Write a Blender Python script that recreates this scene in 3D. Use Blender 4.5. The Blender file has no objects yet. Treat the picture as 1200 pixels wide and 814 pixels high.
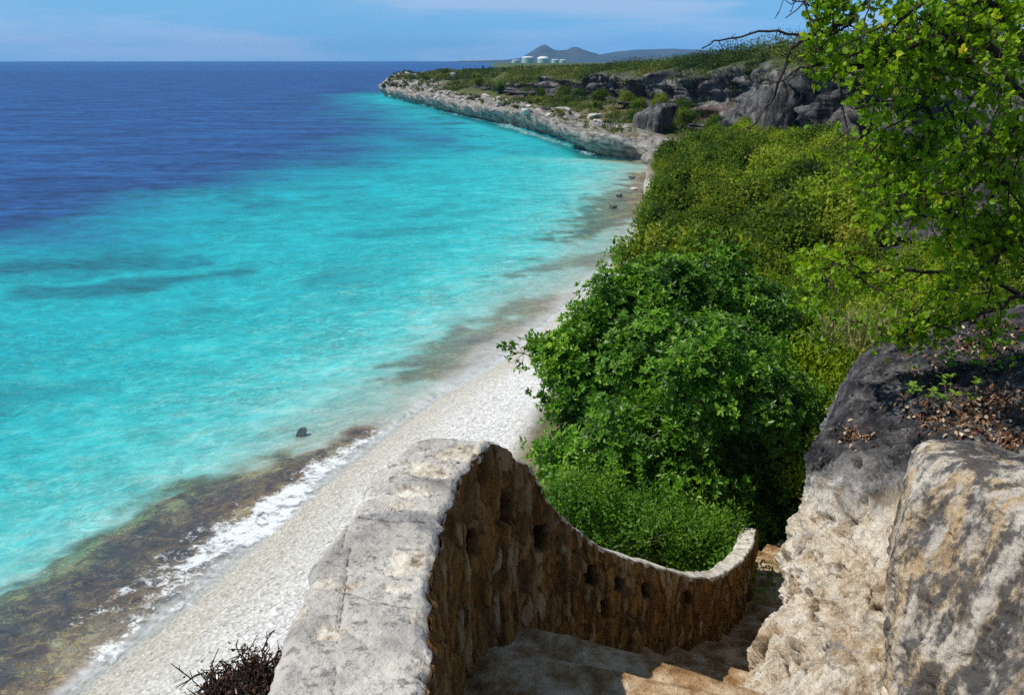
import bpy, math, random
import numpy as np
R = np.random.RandomState(7)
random.seed(7)
S = bpy.context.scene
COL = S.collection
F, PIT, CAMZ = 1150.0, math.radians(16.33), 13.0
cp, sp = math.cos(PIT), math.sin(PIT)

# ------------------------------------------------------------------ helpers
def P(u, v, d):
    """world point at picture direction (u,v) of the survey photo, d metres along the axis"""
    yc = -(v - 407.0) / F
    return np.array([(u - 600.0) / F * d, d * (cp + yc * sp), CAMZ + d * (yc * cp - sp)])
def PZ(u, v, z):
    yc = -(v - 407.0) / F
    d = (z - CAMZ) / (yc * cp - sp)
    return P(u, v, d)
def zfor(x, y, v):
    """height on the vertical line through (x,y) seen at row v"""
    k = -(v - 407.0) / F
    z = (k * y * cp - y * sp) / (cp + k * sp)
    return CAMZ + z
def sstep(a, b, x):
    t = np.clip((x - a) / (b - a), 0, 1)
    return t * t * (3 - 2 * t)

def _hash(ix, iy, iz, seed):
    h = (ix.astype(np.int64) * 374761393 + iy.astype(np.int64) * 668265263 + iz.astype(np.int64) * 2147483647 + seed * 974634777) & 0xFFFFFFFF
    h = ((h ^ (h >> 13)) * 1274126177) & 0xFFFFFFFF
    h = ((h ^ (h >> 16)) * 2246822519) & 0xFFFFFFFF
    return ((h ^ (h >> 15)) & 0xFFFFFF) / float(0xFFFFFF)
def vnoise(p, seed=0):
    p = np.asarray(p, float)
    i = np.floor(p); f = p - i; i = i.astype(np.int64)
    f = f * f * f * (f * (f * 6 - 15) + 10)
    out = 0
    for dx in (0, 1):
        wx = f[:, 0] if dx else 1 - f[:, 0]
        for dy in (0, 1):
            wy = f[:, 1] if dy else 1 - f[:, 1]
            for dz in (0, 1):
                wz = f[:, 2] if dz else 1 - f[:, 2]
                out = out + wx * wy * wz * _hash(i[:, 0] + dx, i[:, 1] + dy, i[:, 2] + dz, seed)
    return out * 2 - 1
def fbm(p, octs=4, seed=0, gain=0.5, lac=2.03):
    p = np.asarray(p, float); a = 1.0; s = 0; n = 0
    for o in range(octs):
        s = s + a * vnoise(p, seed + o * 17); n += a
        a *= gain; p = p * lac + 11.7
    return s / n
def ridged(p, octs=4, seed=0, gain=0.5):
    p = np.asarray(p, float); a = 1.0; s = 0; n = 0
    for o in range(octs):
        s = s + a * (1 - 2 * np.abs(vnoise(p, seed + o * 13))); n += a
        a *= gain; p = p * 2.1 + 5.3
    return s / n
def worley(p, seed=0):
    p = np.asarray(p, float)
    i = np.floor(p).astype(np.int64)
    f1 = np.full(len(p), 9.0); f2 = np.full(len(p), 9.0); cid = np.zeros(len(p))
    for dx in (-1, 0, 1):
        for dy in (-1, 0, 1):
            for dz in (-1, 0, 1):
                c = i + np.array([dx, dy, dz])
                o = np.stack([_hash(c[:, 0], c[:, 1], c[:, 2], seed + k) for k in (1, 2, 3)], 1)
                d = np.sqrt(((c + o - p) ** 2).sum(1))
                m = d < f1
                f2 = np.where(m, f1, np.minimum(f2, d))
                cid = np.where(m, o[:, 0], cid); f1 = np.where(m, d, f1)
    return f1, f2, cid

def poly_band(xy, pts, widths):
    """width-relative distance to a polyline: <0 inside; also returns position along"""
    best = np.full(len(xy), 1e9); tb = np.zeros(len(xy))
    pts = np.asarray(pts)[:, :2]
    n = len(pts) - 1
    for k in range(n):
        a, b = pts[k], pts[k + 1]; ab = b - a
        t = np.clip(((xy - a) @ ab) / max(1e-9, ab @ ab), 0, 1)
        d = np.sqrt(((xy - a - t[:, None] * ab) ** 2).sum(1)) - (widths[k] * (1 - t) + widths[k + 1] * t)
        m = d < best
        best = np.where(m, d, best); tb = np.where(m, (k + t) / n, tb)
    return best, tb

def setp(o, label=None, cat=None, group=None, kind=None):
    if label: o['label'] = label
    if cat: o['category'] = cat
    if group: o['group'] = group
    if kind: o['kind'] = kind
    return o
def empty(name, loc, label, cat, group=None, rz=0.0, scale=1.0):
    o = bpy.data.objects.new(name, None); COL.objects.link(o)
    o.empty_display_size = 0.2
    o.location = loc; o.rotation_euler = (0, 0, rz)
    o.scale = (scale,) * 3 if not hasattr(scale, '__len__') else scale
    return setp(o, label, cat, group)
def make_mesh(name, V, Q, attrs=None, smooth=True, tris=None):
    me = bpy.data.meshes.new(name)
    V = np.asarray(V, np.float32); Q = np.asarray(Q, np.int32).reshape(-1, 4)
    nq = len(Q); loops = Q.ravel(); starts = np.arange(nq) * 4
    if tris is not None and len(tris):
        T = np.asarray(tris, np.int32).reshape(-1, 3)
        starts = np.concatenate([starts, nq * 4 + np.arange(len(T)) * 3])
        loops = np.concatenate([loops, T.ravel()])
    me.vertices.add(len(V)); me.vertices.foreach_set('co', V.ravel())
    me.loops.add(len(loops)); me.loops.foreach_set('vertex_index', loops.astype(np.int32))
    me.polygons.add(len(starts)); me.polygons.foreach_set('loop_start', starts.astype(np.int32))
    me.update(calc_edges=True)
    me.polygons.foreach_set('use_smooth', np.full(len(starts), smooth, bool))
    for k, a in (attrs or {}).items():
        at = me.attributes.new(k, 'FLOAT', 'POINT'); at.data.foreach_set('value', np.asarray(a, np.float32))
    me.update()
    return me
def link(name, me, mat, parent=None):
    o = bpy.data.objects.new(name, me); COL.objects.link(o)
    if mat is not None and not me.materials: me.materials.append(mat)
    if parent is not None: o.parent = parent
    return o
def grid_faces(nr, nc, flip=False):
    r, c = np.meshgrid(np.arange(nr - 1), np.arange(nc - 1), indexing='ij')
    a = (r * nc + c).ravel(); q = np.stack([a, a + 1, a + nc + 1, a + nc], 1)
    return q[:, ::-1] if flip else q
def grid_normals(G):
    du = np.gradient(G, axis=0); dv = np.gradient(G, axis=1)
    n = np.cross(du, dv); return n / (np.linalg.norm(n, axis=2, keepdims=True) + 1e-9)
def catmull(K, n):
    """resample control array K (m,...) to n along axis 0"""
    K = np.asarray(K, float); m = len(K)
    t = np.linspace(0, m - 1 - 1e-6, n); i = t.astype(int); f = (t - i).reshape(-1, *([1] * (K.ndim - 1)))
    g = lambda j: K[np.clip(j, 0, m - 1)]
    p0, p1, p2, p3 = g(i - 1), g(i), g(i + 1), g(i + 2)
    p0 = np.where((i == 0).reshape(f.shape), 2 * p1 - p2, p0)
    p3 = np.where((i + 2 > m - 1).reshape(f.shape), 2 * p2 - p1, p3)
    return 0.5 * (2 * p1 + (p2 - p0) * f + (2 * p0 - 5 * p1 + 4 * p2 - p3) * f * f + (3 * p1 - p0 - 3 * p2 + p3) * f ** 3)

class MB:
    def __init__(s): s.v = []; s.q = []; s.t = []; s.n = 0
    def add(s, V, Q, tint=None):
        V = np.asarray(V, float); s.v.append(V); s.q.append(np.asarray(Q) + s.n); s.n += len(V)
        s.t.append(np.zeros(len(V)) if tint is None else np.broadcast_to(tint, (len(V),)))
    def tube(s, pts, rad, ns=6, tint=0.0):
        pts = np.asarray(pts, float); n = len(pts)
        rad = np.broadcast_to(rad, (n,)) if np.ndim(rad) == 0 or len(rad) == n else np.linspace(rad[0], rad[1], n)
        d = np.gradient(pts, axis=0); d /= np.linalg.norm(d, axis=1, keepdims=True) + 1e-9
        ref = np.array([0.31, 0.2, 0.93]) if abs(d[0, 2]) < .9 else np.array([1., 0, 0.1])
        a = np.cross(d, ref); a /= np.linalg.norm(a, axis=1, keepdims=True) + 1e-9
        b = np.cross(d, a)
        th = np.arange(ns) * 2 * math.pi / ns
        V = pts[:, None] + rad[:, None, None] * (np.cos(th)[None, :, None] * a[:, None] + np.sin(th)[None, :, None] * b[:, None])
        i, j = np.meshgrid(np.arange(n - 1), np.arange(ns), indexing='ij')
        k = (j + 1) % ns
        Q = np.stack([i * ns + j, i * ns + k, (i + 1) * ns + k, (i + 1) * ns + j], -1).reshape(-1, 4)
        s.add(V.reshape(-1, 3), Q, tint)
    def build(s, name, smooth=True):
        return make_mesh(name, np.concatenate(s.v), np.concatenate(s.q), {'tint': np.concatenate(s.t)}, smooth)

def unit(v): return v / (np.linalg.norm(v, axis=-1, keepdims=True) + 1e-9)
def rnd_unit(n):
    return unit(R.normal(size=(n, 3)))
def leaves(mb, C, U, N, L, W, tint, six=False, fold=.25, droop=.15):
    """leaf blades: base points C, axis U, approximate normal N"""
    n = len(C); L = np.broadcast_to(L, (n,))[:, None]; W = np.broadcast_to(W, (n,))[:, None]
    U = unit(U); s = unit(np.cross(N, U)); N = np.cross(U, s)
    if six:
        V = np.stack([C, C + .3 * L * U + .46 * W * s + fold * W * .5 * N, C + .68 * L * U + .42 * W * s + (fold * W * .4 - droop * L * .4) * N,
                      C + L * U - droop * L * N, C + .68 * L * U - .42 * W * s + (fold * W * .4 - droop * L * .4) * N,
                      C + .3 * L * U - .46 * W * s + fold * W * .5 * N], 1).reshape(-1, 3)
        b = np.arange(n)[:, None] * 6
        Q = np.concatenate([b + np.array([0, 3, 2, 1]), b + np.array([0, 5, 4, 3])])
        mb.add(V, Q, np.repeat(tint, 6))
    else:
        V = np.stack([C, C + .45 * L * U + .5 * W * s + fold * W * .5 * N, C + L * U - droop * L * N, C + .45 * L * U - .5 * W * s + fold * W * .5 * N], 1).reshape(-1, 3)
        Q = np.arange(n)[:, None] * 4 + np.array([0, 3, 2, 1])
        mb.add(V, Q, np.repeat(tint, 4))

# ------------------------------------------------------------------ node material helpers
class NT:
    def __init__(s, name):
        s.m = bpy.data.materials.new(name); s.m.use_nodes = True
        s.t = s.m.node_tree; s.t.nodes.clear()
        s.out = s.t.nodes.new('ShaderNodeOutputMaterial')
    def n(s, typ, **kw):
        nd = s.t.nodes.new(typ)
        for k, v in kw.items(): setattr(nd, k, v)
        return nd
    def l(s, a, b): s.t.links.new(a, b)
    def val(s, sock, x):
        if hasattr(x, 'bl_idname') or isinstance(x, bpy.types.NodeSocket): s.l(x, sock)
        else: sock.default_value = x
    def attr(s, name): return s.n('ShaderNodeAttribute', attribute_name=name).outputs['Fac']
    def coord(s, scale=(1, 1, 1), which='Object'):
        tc = s.n('ShaderNodeTexCoord'); mp = s.n('ShaderNodeMapping'); s.l(tc.outputs[which], mp.inputs['Vector'])
        mp.inputs['Scale'].default_value = scale
        return mp.outputs['Vector']
    def noise(s, scale, detail=4, rough=.55, vec=None, dist=0.0, out='Fac'):
        nd = s.n('ShaderNodeTexNoise'); nd.inputs['Scale'].default_value = scale; nd.inputs['Detail'].default_value = detail
        nd.inputs['Roughness'].default_value = rough; nd.inputs['Distortion'].default_value = dist
        s.l(vec if vec is not None else s.coord(), nd.inputs['Vector']); return nd.outputs[out]
    def vor(s, scale, vec=None, feature='F1', out='Distance', rnd=1.0):
        nd = s.n('ShaderNodeTexVoronoi', feature=feature); nd.inputs['Scale'].default_value = scale; nd.inputs['Randomness'].default_value = rnd
        s.l(vec if vec is not None else s.coord(), nd.inputs['Vector']); return nd.outputs[out]
    def ramp(s, fac, stops, interp='LINEAR'):
        nd = s.n('ShaderNodeValToRGB'); cr = nd.color_ramp; cr.interpolation = interp
        while len(cr.elements) < len(stops): cr.elements.new(.5)
        for e, (p, c) in zip(cr.elements, stops):
            e.position = p; e.color = (c, c, c, 1) if not hasattr(c, '__len__') else (*c, 1)
        s.l(fac, nd.inputs[0]); return nd.outputs['Color']
    def mix(s, fac, a, b, mode='MIX'):
        nd = s.n('ShaderNodeMix', data_type='RGBA', blend_type=mode)
        s.val(nd.inputs[0], fac)
        for sock, x in ((nd.inputs[6], a), (nd.inputs[7], b)):
            if isinstance(x, bpy.types.NodeSocket): s.l(x, sock)
            else: sock.default_value = (*x, 1) if hasattr(x, '__len__') else (x, x, x, 1)
        return nd.outputs[2]
    def math(s, op, a, b=0.0, c=0.0):
        nd = s.n('ShaderNodeMath', operation=op)
        s.val(nd.inputs[0], a); s.val(nd.inputs[1], b); s.val(nd.inputs[2], c)
        return nd.outputs[0]
    def mrange(s, x, a, b, c=0., d=1., smooth=True):
        nd = s.n('ShaderNodeMapRange', interpolation_type='SMOOTHSTEP' if smooth else 'LINEAR')
        s.val(nd.inputs[0], x)
        for k, v in zip((1, 2, 3, 4), (a, b, c, d)): nd.inputs[k].default_value = v
        return nd.outputs[0]
    def bump(s, h, strength=.5, dist=.1, nrm=None):
        nd = s.n('ShaderNodeBump'); nd.inputs['Strength'].default_value = strength; nd.inputs['Distance'].default_value = dist
        s.l(h, nd.inputs['Height'])
        if nrm is not None: s.l(nrm, nd.inputs['Normal'])
        return nd.outputs[0]
    def principled(s, col, rough=.9, spec=.3, nrm=None):
        nd = s.n('ShaderNodeBsdfPrincipled'); s.val(nd.inputs['Roughness'], rough); nd.inputs['Specular IOR Level'].default_value = spec
        if isinstance(col, bpy.types.NodeSocket): s.l(col, nd.inputs['Base Color'])
        else: nd.inputs['Base Color'].default_value = (*col, 1)
        if nrm is not None: s.l(nrm, nd.inputs['Normal'])
        return nd.outputs[0]
    def surf(s, sh): s.l(sh, s.out.inputs['Surface']); return s.m

def leaf_mat(name, stops, rough=.45, trans=.3, spec=.5, tcol=None, vary=0.0):
    t = NT(name)
    fac = t.attr('tint')
    if vary:
        oi = t.n('ShaderNodeObjectInfo')
        fac = t.math('ADD', fac, t.math('MULTIPLY', t.math('SUBTRACT', oi.outputs['Random'], .5), vary))
    col = t.ramp(fac, stops)
    p = t.principled(col, rough, spec)
    tr = t.n('ShaderNodeBsdfTranslucent')
    t.l(t.mix(1.0, col, tcol or (1.25, 1.3, .55), 'MULTIPLY'), tr.inputs['Color'])
    mx = t.n('ShaderNodeMixShader'); mx.inputs[0].default_value = trans
    t.l(p, mx.inputs[1]); t.l(tr.outputs[0], mx.inputs[2])
    return t.surf(mx.outputs[0])
def bark_mat(name, a, b, scale=6):
    t = NT(name); n = t.noise(scale, 5, .6, t.coord((1, 1, .4)))
    return t.surf(t.principled(t.ramp(n, [(.3, a), (.7, b)]), .9, .2, t.bump(n, .6, .02)))

# ------------------------------------------------------------------ materials
def M_terrain():
    t = NT('ground_mix')
    v = t.coord()
    kb, kl, kc, ks = t.attr('beach'), t.attr('ledge'), t.attr('cliff'), t.attr('wet')
    n1 = t.noise(.9, 5, .6, v); n2 = t.noise(.22, 5, .6, v); n3 = t.noise(4.0, 5, .65, v)
    # soil with dry grass
    soil = t.ramp(n2, [(.3, (.07, .06, .03)), (.5, (.12, .11, .05)), (.68, (.22, .19, .11))])
    soil = t.mix(t.mrange(n3, .4, .7), soil, (.05, .05, .02))
    soil = t.mix(t.attr('veg'), soil, t.ramp(t.noise(.6, 7, .72, v), [(.36, (.022, .042, .010)), (.5, (.06, .09, .018)), (.66, (.13, .14, .045))]))
    # pebbles
    pc = t.vor(9.0, v, 'F1', 'Color'); pd = t.vor(9.0, v, 'F1', 'Distance')
    pc2 = t.vor(17.0, v, 'F1', 'Color')
    peb = t.ramp(t.math('MULTIPLY', t.math('ADD', pc, pc2), .5), [(.1, (.20, .19, .17)), (.3, (.44, .43, .40)), (.6, (.62, .61, .58)), (.95, (.84, .83, .81))])
    peb = t.mix(t.mrange(n1, .5, .72, 0, .3), peb, (.46, .43, .34))
    peb = t.mix(t.math('MULTIPLY', ks, .45), peb, (.27, .23, .13), 'MIX')
    # pale ledge rock
    vz = t.coord((1, 1, 2.2))
    led = t.ramp(t.noise(.7, 9, .74, vz), [(.32, (.02, .019, .018)), (.43, (.13, .122, .112)), (.54, (.31, .292, .262)), (.68, (.52, .49, .44))])
    # dark cliff rock with vertical streaks
    cv = t.coord((1, 1, .22))
    cl = t.ramp(t.noise(.85, 8, .68, cv), [(.34, (.008, .008, .009)), (.46, (.05, .05, .052)), (.57, (.13, .127, .125)), (.70, (.30, .28, .26))])
    pink = t.attr('pink')
    cl = t.mix(pink, cl, t.ramp(n1, [(.3, (.13, .06, .03)), (.7, (.36, .21, .13))]))
    col = t.mix(kl, soil, led); col = t.mix(kc, col, cl); col = t.mix(kb, col, peb)
    h = t.math('ADD', t.math('MULTIPLY', n3, .6), t.math('MULTIPLY', pd, t.math('MULTIPLY', kb, 1.2)))
    big = t.noise(1.1, 8, .7, cv)
    nr = t.bump(h, .6, .07); nr = t.bump(t.math('MULTIPLY', big, t.math('ADD', kc, kl)), .8, .7, nr)
    return t.surf(t.principled(col, .95, .15, nr))

def M_seabed():
    t = NT('seabed_sand_and_reef')
    v = t.coord(); rf = t.attr('reef'); ft = t.attr('farreef')
    n = t.noise(.55, 6, .65, v); n4 = t.noise(2.6, 6, .7, v, 1.0)
    sand = t.ramp(n, [(.3, (.62, .60, .52)), (.7, (.84, .82, .74))])
    rub = t.math('MULTIPLY', t.ramp(n4, [(.42, 0.), (.58, 1.)]), t.ramp(t.noise(.16, 5, .65, v), [(.38, .15), (.62, 1.)]))
    sand = t.mix(t.math('MULTIPLY', rub, .62), sand, (.16, .16, .12))
    sand = t.mix(t.mrange(t.attr('depth'), 1.6, .2, 0, .6), sand, (.36, .33, .24))
    pat = t.ramp(t.noise(.5, 6, .7, v, 1.0), [(.44, 0.), (.6, 1.)])
    sand = t.mix(t.math('MULTIPLY', pat, .3), sand, (.15, .17, .13))
    brown = t.ramp(t.math('ADD', t.math('MULTIPLY', t.noise(3.2, 7, .75, v, .8), .6), t.math('MULTIPLY', t.noise(.42, 4, .6, v, .5), .4)), [(.36, (.018, .012, .009)), (.43, (.11, .05, .028)), (.475, (.30, .17, .06)), (.51, (.09, .045, .03)), (.555, (.44, .29, .11)), (.60, (.20, .13, .06)), (.68, (.60, .48, .27))])
    brown = t.mix(t.math('MULTIPLY', t.attr('core'), t.mrange(t.noise(1.1, 6, .72, v, .6), .38, .56)), brown, t.ramp(n4, [(.35, (.018, .010, .012)), (.6, (.075, .035, .028)), (.75, (.16, .08, .05))]))
    col = t.mix(rf, sand, brown)
    col = t.mix(ft, col, (.012, .02, .03))
    return t.surf(t.principled(col, .95, .1, t.bump(n4, .8, .12)))

def M_sea():
    t = NT('sea_water')
    v = t.coord()
    dep, foam, milk, deep = t.attr('depth'), t.attr('foam'), t.attr('milk'), t.attr('deep')
    vw = t.coord((1.0, 1.7, 1.0))
    w1 = t.noise(1.5, 5, .62, vw, .5); w2 = t.noise(.34, 4, .6, vw, .6); w3 = t.noise(.05, 4, .6, t.coord((1, 2.6, 1)), .3)
    wv = t.math('ADD', t.math('MULTIPLY', w1, .5), t.math('ADD', t.math('MULTIPLY', w2, .9), t.math('MULTIPLY', w3, 1.2)))
    nrm = t.bump(w1, .55, .14); nrm = t.bump(w2, .5, .5, nrm)
    nrm = t.bump(w3, .35, 1.8, nrm)
    # noise on the tint depth paints the light and dark of refracting wavelets
    w0 = t.noise(.62, 5, .66, t.coord((1, 1.5, 1)), 1.2)
    we = t.math('MULTIPLY', dep, t.math('ADD', .34, t.math('ADD', t.math('MULTIPLY', t.mrange(w1, .25, .75), .3), t.math('ADD', t.math('MULTIPLY', t.mrange(w2, .3, .7), .4), t.math('MULTIPLY', t.mrange(w0, .34, .68), .95)))))
    ch = []
    for k in (.46, .030, .017):
        ch.append(t.math('POWER', 2.718, t.math('MULTIPLY', we, -k)))
    cc = t.n('ShaderNodeCombineColor')
    for i in range(3): t.l(ch[i], cc.inputs[i])
    tr = t.n('ShaderNodeBsdfTransparent'); t.l(cc.outputs[0], tr.inputs['Color'])
    body = t.n('ShaderNodeBsdfDiffuse')
    bcol = t.ramp(t.math('ADD', t.math('MULTIPLY', w2, .55), t.math('MULTIPLY', w3, .55)), [(.38, (.003, .022, .10)), (.52, (.007, .058, .215)), (.66, (.018, .115, .34))])
    t.l(t.mix(deep, (.0, .46, .58), bcol), body.inputs['Color'])
    a = t.math('SUBTRACT', 1.0, t.math('POWER', 2.718, t.math('MULTIPLY', we, -.06)))
    m1 = t.n('ShaderNodeMixShader'); t.l(a, m1.inputs[0]); t.l(tr.outputs[0], m1.inputs[1]); t.l(body.outputs[0], m1.inputs[2])
    gl = t.n('ShaderNodeBsdfGlossy'); gl.inputs['Roughness'].default_value = .3; t.l(nrm, gl.inputs['Normal'])
    fr = t.n('ShaderNodeFresnel'); fr.inputs['IOR'].default_value = 1.33; t.l(nrm, fr.inputs['Normal'])
    m2 = t.n('ShaderNodeMixShader'); t.l(t.math('MINIMUM', t.math('MULTIPLY', fr.outputs[0], .32), .17), m2.inputs[0]); t.l(m1.outputs[0], m2.inputs[1]); t.l(gl.outputs[0], m2.inputs[2])
    # foam
    fn = t.math('ADD', t.math('MULTIPLY', t.noise(1.5, 4, .6, v, 1.2), .5), t.math('MULTIPLY', t.noise(5.0, 7, .72, v, 1.2), .5)); fv = t.vor(3.2, t.coord((1, 1, 1)), 'DISTANCE_TO_EDGE')
    fm = t.math('ADD', foam, t.math('MULTIPLY', t.math('SUBTRACT', fn, .5), 3.6))
    fm = t.mrange(fm, .42, .95)
    fm = t.math('MULTIPLY', fm, t.mrange(foam, 0.02, .2))
    fm = t.math('MAXIMUM', fm, t.math('MULTIPLY', milk, t.mrange(fn, .2, .75, .25, .85)))
    fb = t.n('ShaderNodeBsdfDiffuse'); fb.inputs['Color'].default_value = (.76, .79, .78, 1); t.l(t.bump(fn, .5, .1), fb.inputs['Normal'])
    m3 = t.n('ShaderNodeMixShader'); t.l(t.math('MULTIPLY', fm, .88), m3.inputs[0]); t.l(m2.outputs[0], m3.inputs[1]); t.l(fb.outputs[0], m3.inputs[2])
    return t.surf(m3.outputs[0])

def M_stonework():
    t = NT('brown_rubble_masonry')
    v = t.coord((1, 1, .38))
    n = t.noise(13, 9, .76, v, .8); c = t.vor(8.5, v, 'F1', 'Color'); big = t.noise(2.2, 5, .6, t.coord())
    col = t.ramp(n, [(.36, (.012, .008, .005)), (.44, (.12, .055, .016)), (.51, (.30, .15, .045)), (.60, (.48, .29, .11)), (.70, (.72, .57, .34))])
    col = t.mix(.35, col, t.ramp(c, [(.1, (.06, .035, .02)), (.4, (.30, .15, .05)), (.7, (.38, .22, .08)), (.95, (.45, .33, .19))]))
    sc = t.ramp(t.attr('stone'), [(.0, (.05, .028, .018)), (.2, (.30, .14, .035)), (.45, (.50, .27, .075)), (.65, (.20, .10, .045)), (.85, (.56, .36, .15)), (1, (.66, .54, .36))])
    col = t.mix(.55, col, sc)
    col = t.mix(t.math('MULTIPLY', t.attr('mortar'), t.mrange(n, .35, .6, .1, .8)), col, (.07, .038, .017))
    col = t.mix(t.mrange(big, .55, .75, 0, .6), col, (.05, .036, .028))
    col = t.mix(t.math('MULTIPLY', t.attr('pit'), .92), col, (.028, .017, .012))  # shade of the sockets painted into the stone colour
    fine = t.noise(34, 6, .7, v)
    return t.surf(t.principled(col, .95, .12, t.bump(fine, .9, .02, t.bump(n, .9, .06))))
def M_coping():
    t = NT('weathered_concrete_coping')
    v = t.coord()
    n = t.noise(3.0, 8, .68, v); n2 = t.noise(22, 6, .7, v); n3 = t.noise(1.1, 4, .6, v)
    col = t.ramp(n, [(.32, (.19, .175, .155)), (.43, (.37, .345, .305)), (.54, (.50, .465, .41)), (.68, (.70, .65, .56))])
    col = t.mix(t.mrange(n2, .52, .66, 0, .8), col, (.15, .135, .115))
    col = t.mix(t.mrange(n3, .56, .68, 0, .3), col, (.52, .43, .31))
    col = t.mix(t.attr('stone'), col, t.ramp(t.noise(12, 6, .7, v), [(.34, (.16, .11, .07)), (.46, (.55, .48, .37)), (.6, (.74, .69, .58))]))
    col = t.mix(t.attr('dark'), col, (.13, .13, .15))
    cr = t.math('MAXIMUM', t.mrange(t.attr('crack'), .35, .9), 0.0)
    col = t.mix(cr, col, (.035, .028, .022))
    pit = t.vor(38, v, 'F1', 'Distance')
    return t.surf(t.principled(col, .95, .15, t.bump(t.noise(60, 5, .7, v), .5, .01, t.bump(n2, .7, .03, t.bump(pit, .25, .02)))))
def M_endcoping():
    t = NT('pale_limestone')
    n = t.noise(14, 7, .7)
    return t.surf(t.principled(t.ramp(n, [(.3, (.35, .28, .2)), (.5, (.62, .56, .46)), (.7, (.75, .7, .6))]), .95, .15, t.bump(n, .8, .04)))
def M_dirt():
    t = NT('trodden_limestone_dirt')
    n = t.noise(5, 7, .68); n2 = t.noise(40, 4, .7)
    col = t.ramp(n, [(.32, (.10, .05, .02)), (.45, (.30, .17, .075)), (.56, (.48, .34, .20)), (.70, (.66, .53, .36))])
    return t.surf(t.principled(col, .95, .12, t.bump(n2, .5, .015, t.bump(n, .8, .06))))
def M_rock():
    t = NT('limestone_outcrop')
    v = t.coord(); vd = t.coord((1, .6, .8))
    n = t.noise(5.0, 9, .72, v, .4); n2 = t.noise(1.7, 6, .62, v, .5); n3 = t.noise(24, 6, .72, v)
    w = t.vor(9, vd, 'F1', 'Distance')
    lt = t.ramp(n, [(.28, (.10, .07, .045)), (.40, (.42, .32, .21)), (.50, (.68, .59, .46)), (.66, (.86, .80, .70))])
    lt = t.mix(t.mrange(n2, .48, .70, 0, .6), lt, (.58, .40, .20))
    lt = t.mix(t.mrange(t.noise(2.6, 7, .7, vd, .8), .53, .66, 0, .8), lt, (.27, .26, .25))
    dk = t.ramp(n, [(.36, (.012, .012, .014)), (.48, (.045, .044, .047)), (.57, (.095, .09, .09)), (.68, (.26, .245, .23))])
    dk = t.mix(t.mrange(n3, .57, .68, 0, .7), dk, (.30, .28, .26))
    f = t.math('ADD', t.attr('dark'), t.math('MULTIPLY', t.math('SUBTRACT', n2, .5), .6))
    f = t.math('ADD', f, t.math('MULTIPLY', t.math('SUBTRACT', n, .5), .8))
    lt = t.mix(t.mrange(n3, .54, .68, 0, .75), lt, (.24, .19, .13))
    lt = t.mix(t.mrange(t.vor(30, vd, 'F1', 'Distance'), .16, .04, 0, .85), lt, (.08, .06, .045))
    mid = t.ramp(n, [(.36, (.03, .03, .032)), (.46, (.16, .155, .15)), (.55, (.36, .345, .32)), (.66, (.62, .59, .54))])
    lt = t.mix(t.mrange(f, .12, .42), lt, mid)
    col = t.mix(t.mrange(f, .42, .72), lt, dk)
    col = t.mix(t.mrange(t.attr('pit'), .3, .85, 0, .92), col, (.05, .036, .028))  # holes and cracks coloured near black, their shade painted in
    col = t.mix(t.mrange(t.noise(1.2, 7, .7, t.coord((1.3, 1.3, .5)), .3), .55, .66, 0, .6), col, (.20, .185, .17))
    return t.surf(t.principled(col, .95, .12, t.bump(n3, .6, .02, t.bump(n, .9, .09, t.bump(w, .3, .06)))))
def M_block():
    t = NT('stained_cut_rock')
    v = t.coord((1.5, 1.5, .09)); vv = t.coord()
    st = t.noise(3.0, 6, .66, v, .15); n = t.noise(11, 8, .72, vv); b = t.noise(1.7, 5, .6, v, .1)
    col = t.ramp(b, [(.36, (.66, .61, .53)), (.46, (.58, .52, .43)), (.52, (.50, .35, .18)), (.57, (.56, .51, .44)), (.68, (.33, .315, .29))])
    col = t.mix(t.mrange(t.math('ADD', st, t.math('MULTIPLY', t.math('SUBTRACT', n, .5), .6)), .42, .57, 0, .92), col, (.085, .08, .078))
    col = t.mix(t.mrange(n, .58, .72, 0, .75), col, (.05, .045, .042))
    col = t.mix(t.mrange(n, .42, .3, 0, .7), col, (.74, .68, .57))
    col = t.mix(t.math('MULTIPLY', t.attr('dark'), t.mrange(n, .3, .5)), col, (.06, .058, .06))
    return t.surf(t.principled(col, .95, .12, t.bump(t.noise(45, 6, .7, vv), .7, .015, t.bump(n, .9, .05))))
def M_simple(name, a, b, scale=1.0, rough=.9, spec=.2):
    t = NT(name); n = t.noise(scale, 5, .6)
    return t.surf(t.principled(t.ramp(n, [(.35, a), (.65, b)]), rough, spec, t.bump(n, .3, .1)))

# ------------------------------------------------------------------ coast and terrain
coast = [(-20, -14), (-18, -8), (-14, 4), (-12.4, 10), (-11, 14)] + [tuple(PZ(u, v, 0)[:2]) for u, v in
        ((100, 790), (215, 700), (300, 625), (352, 580), (445, 510), (500, 470), (570, 430), (620, 392), (690, 335), (743, 300), (760, 240))] + \
        [(14.5, 108), (17, 121), (19, 127), (17.5, 132), (12.1, 141), (9.8, 158), (7.5, 176), (3.5, 193), (-1.8, 212), (-10, 240), (-18, 267), (-28.7, 309), (-41, 356), (-49, 385),
         (-44, 398), (-30, 420), (0, 450), (15, 520), (5, 1000), (-60, 2700)]
coast = np.array(coast)
def Xc(y): return np.interp(y, coast[:, 1], coast[:, 0])
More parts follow.
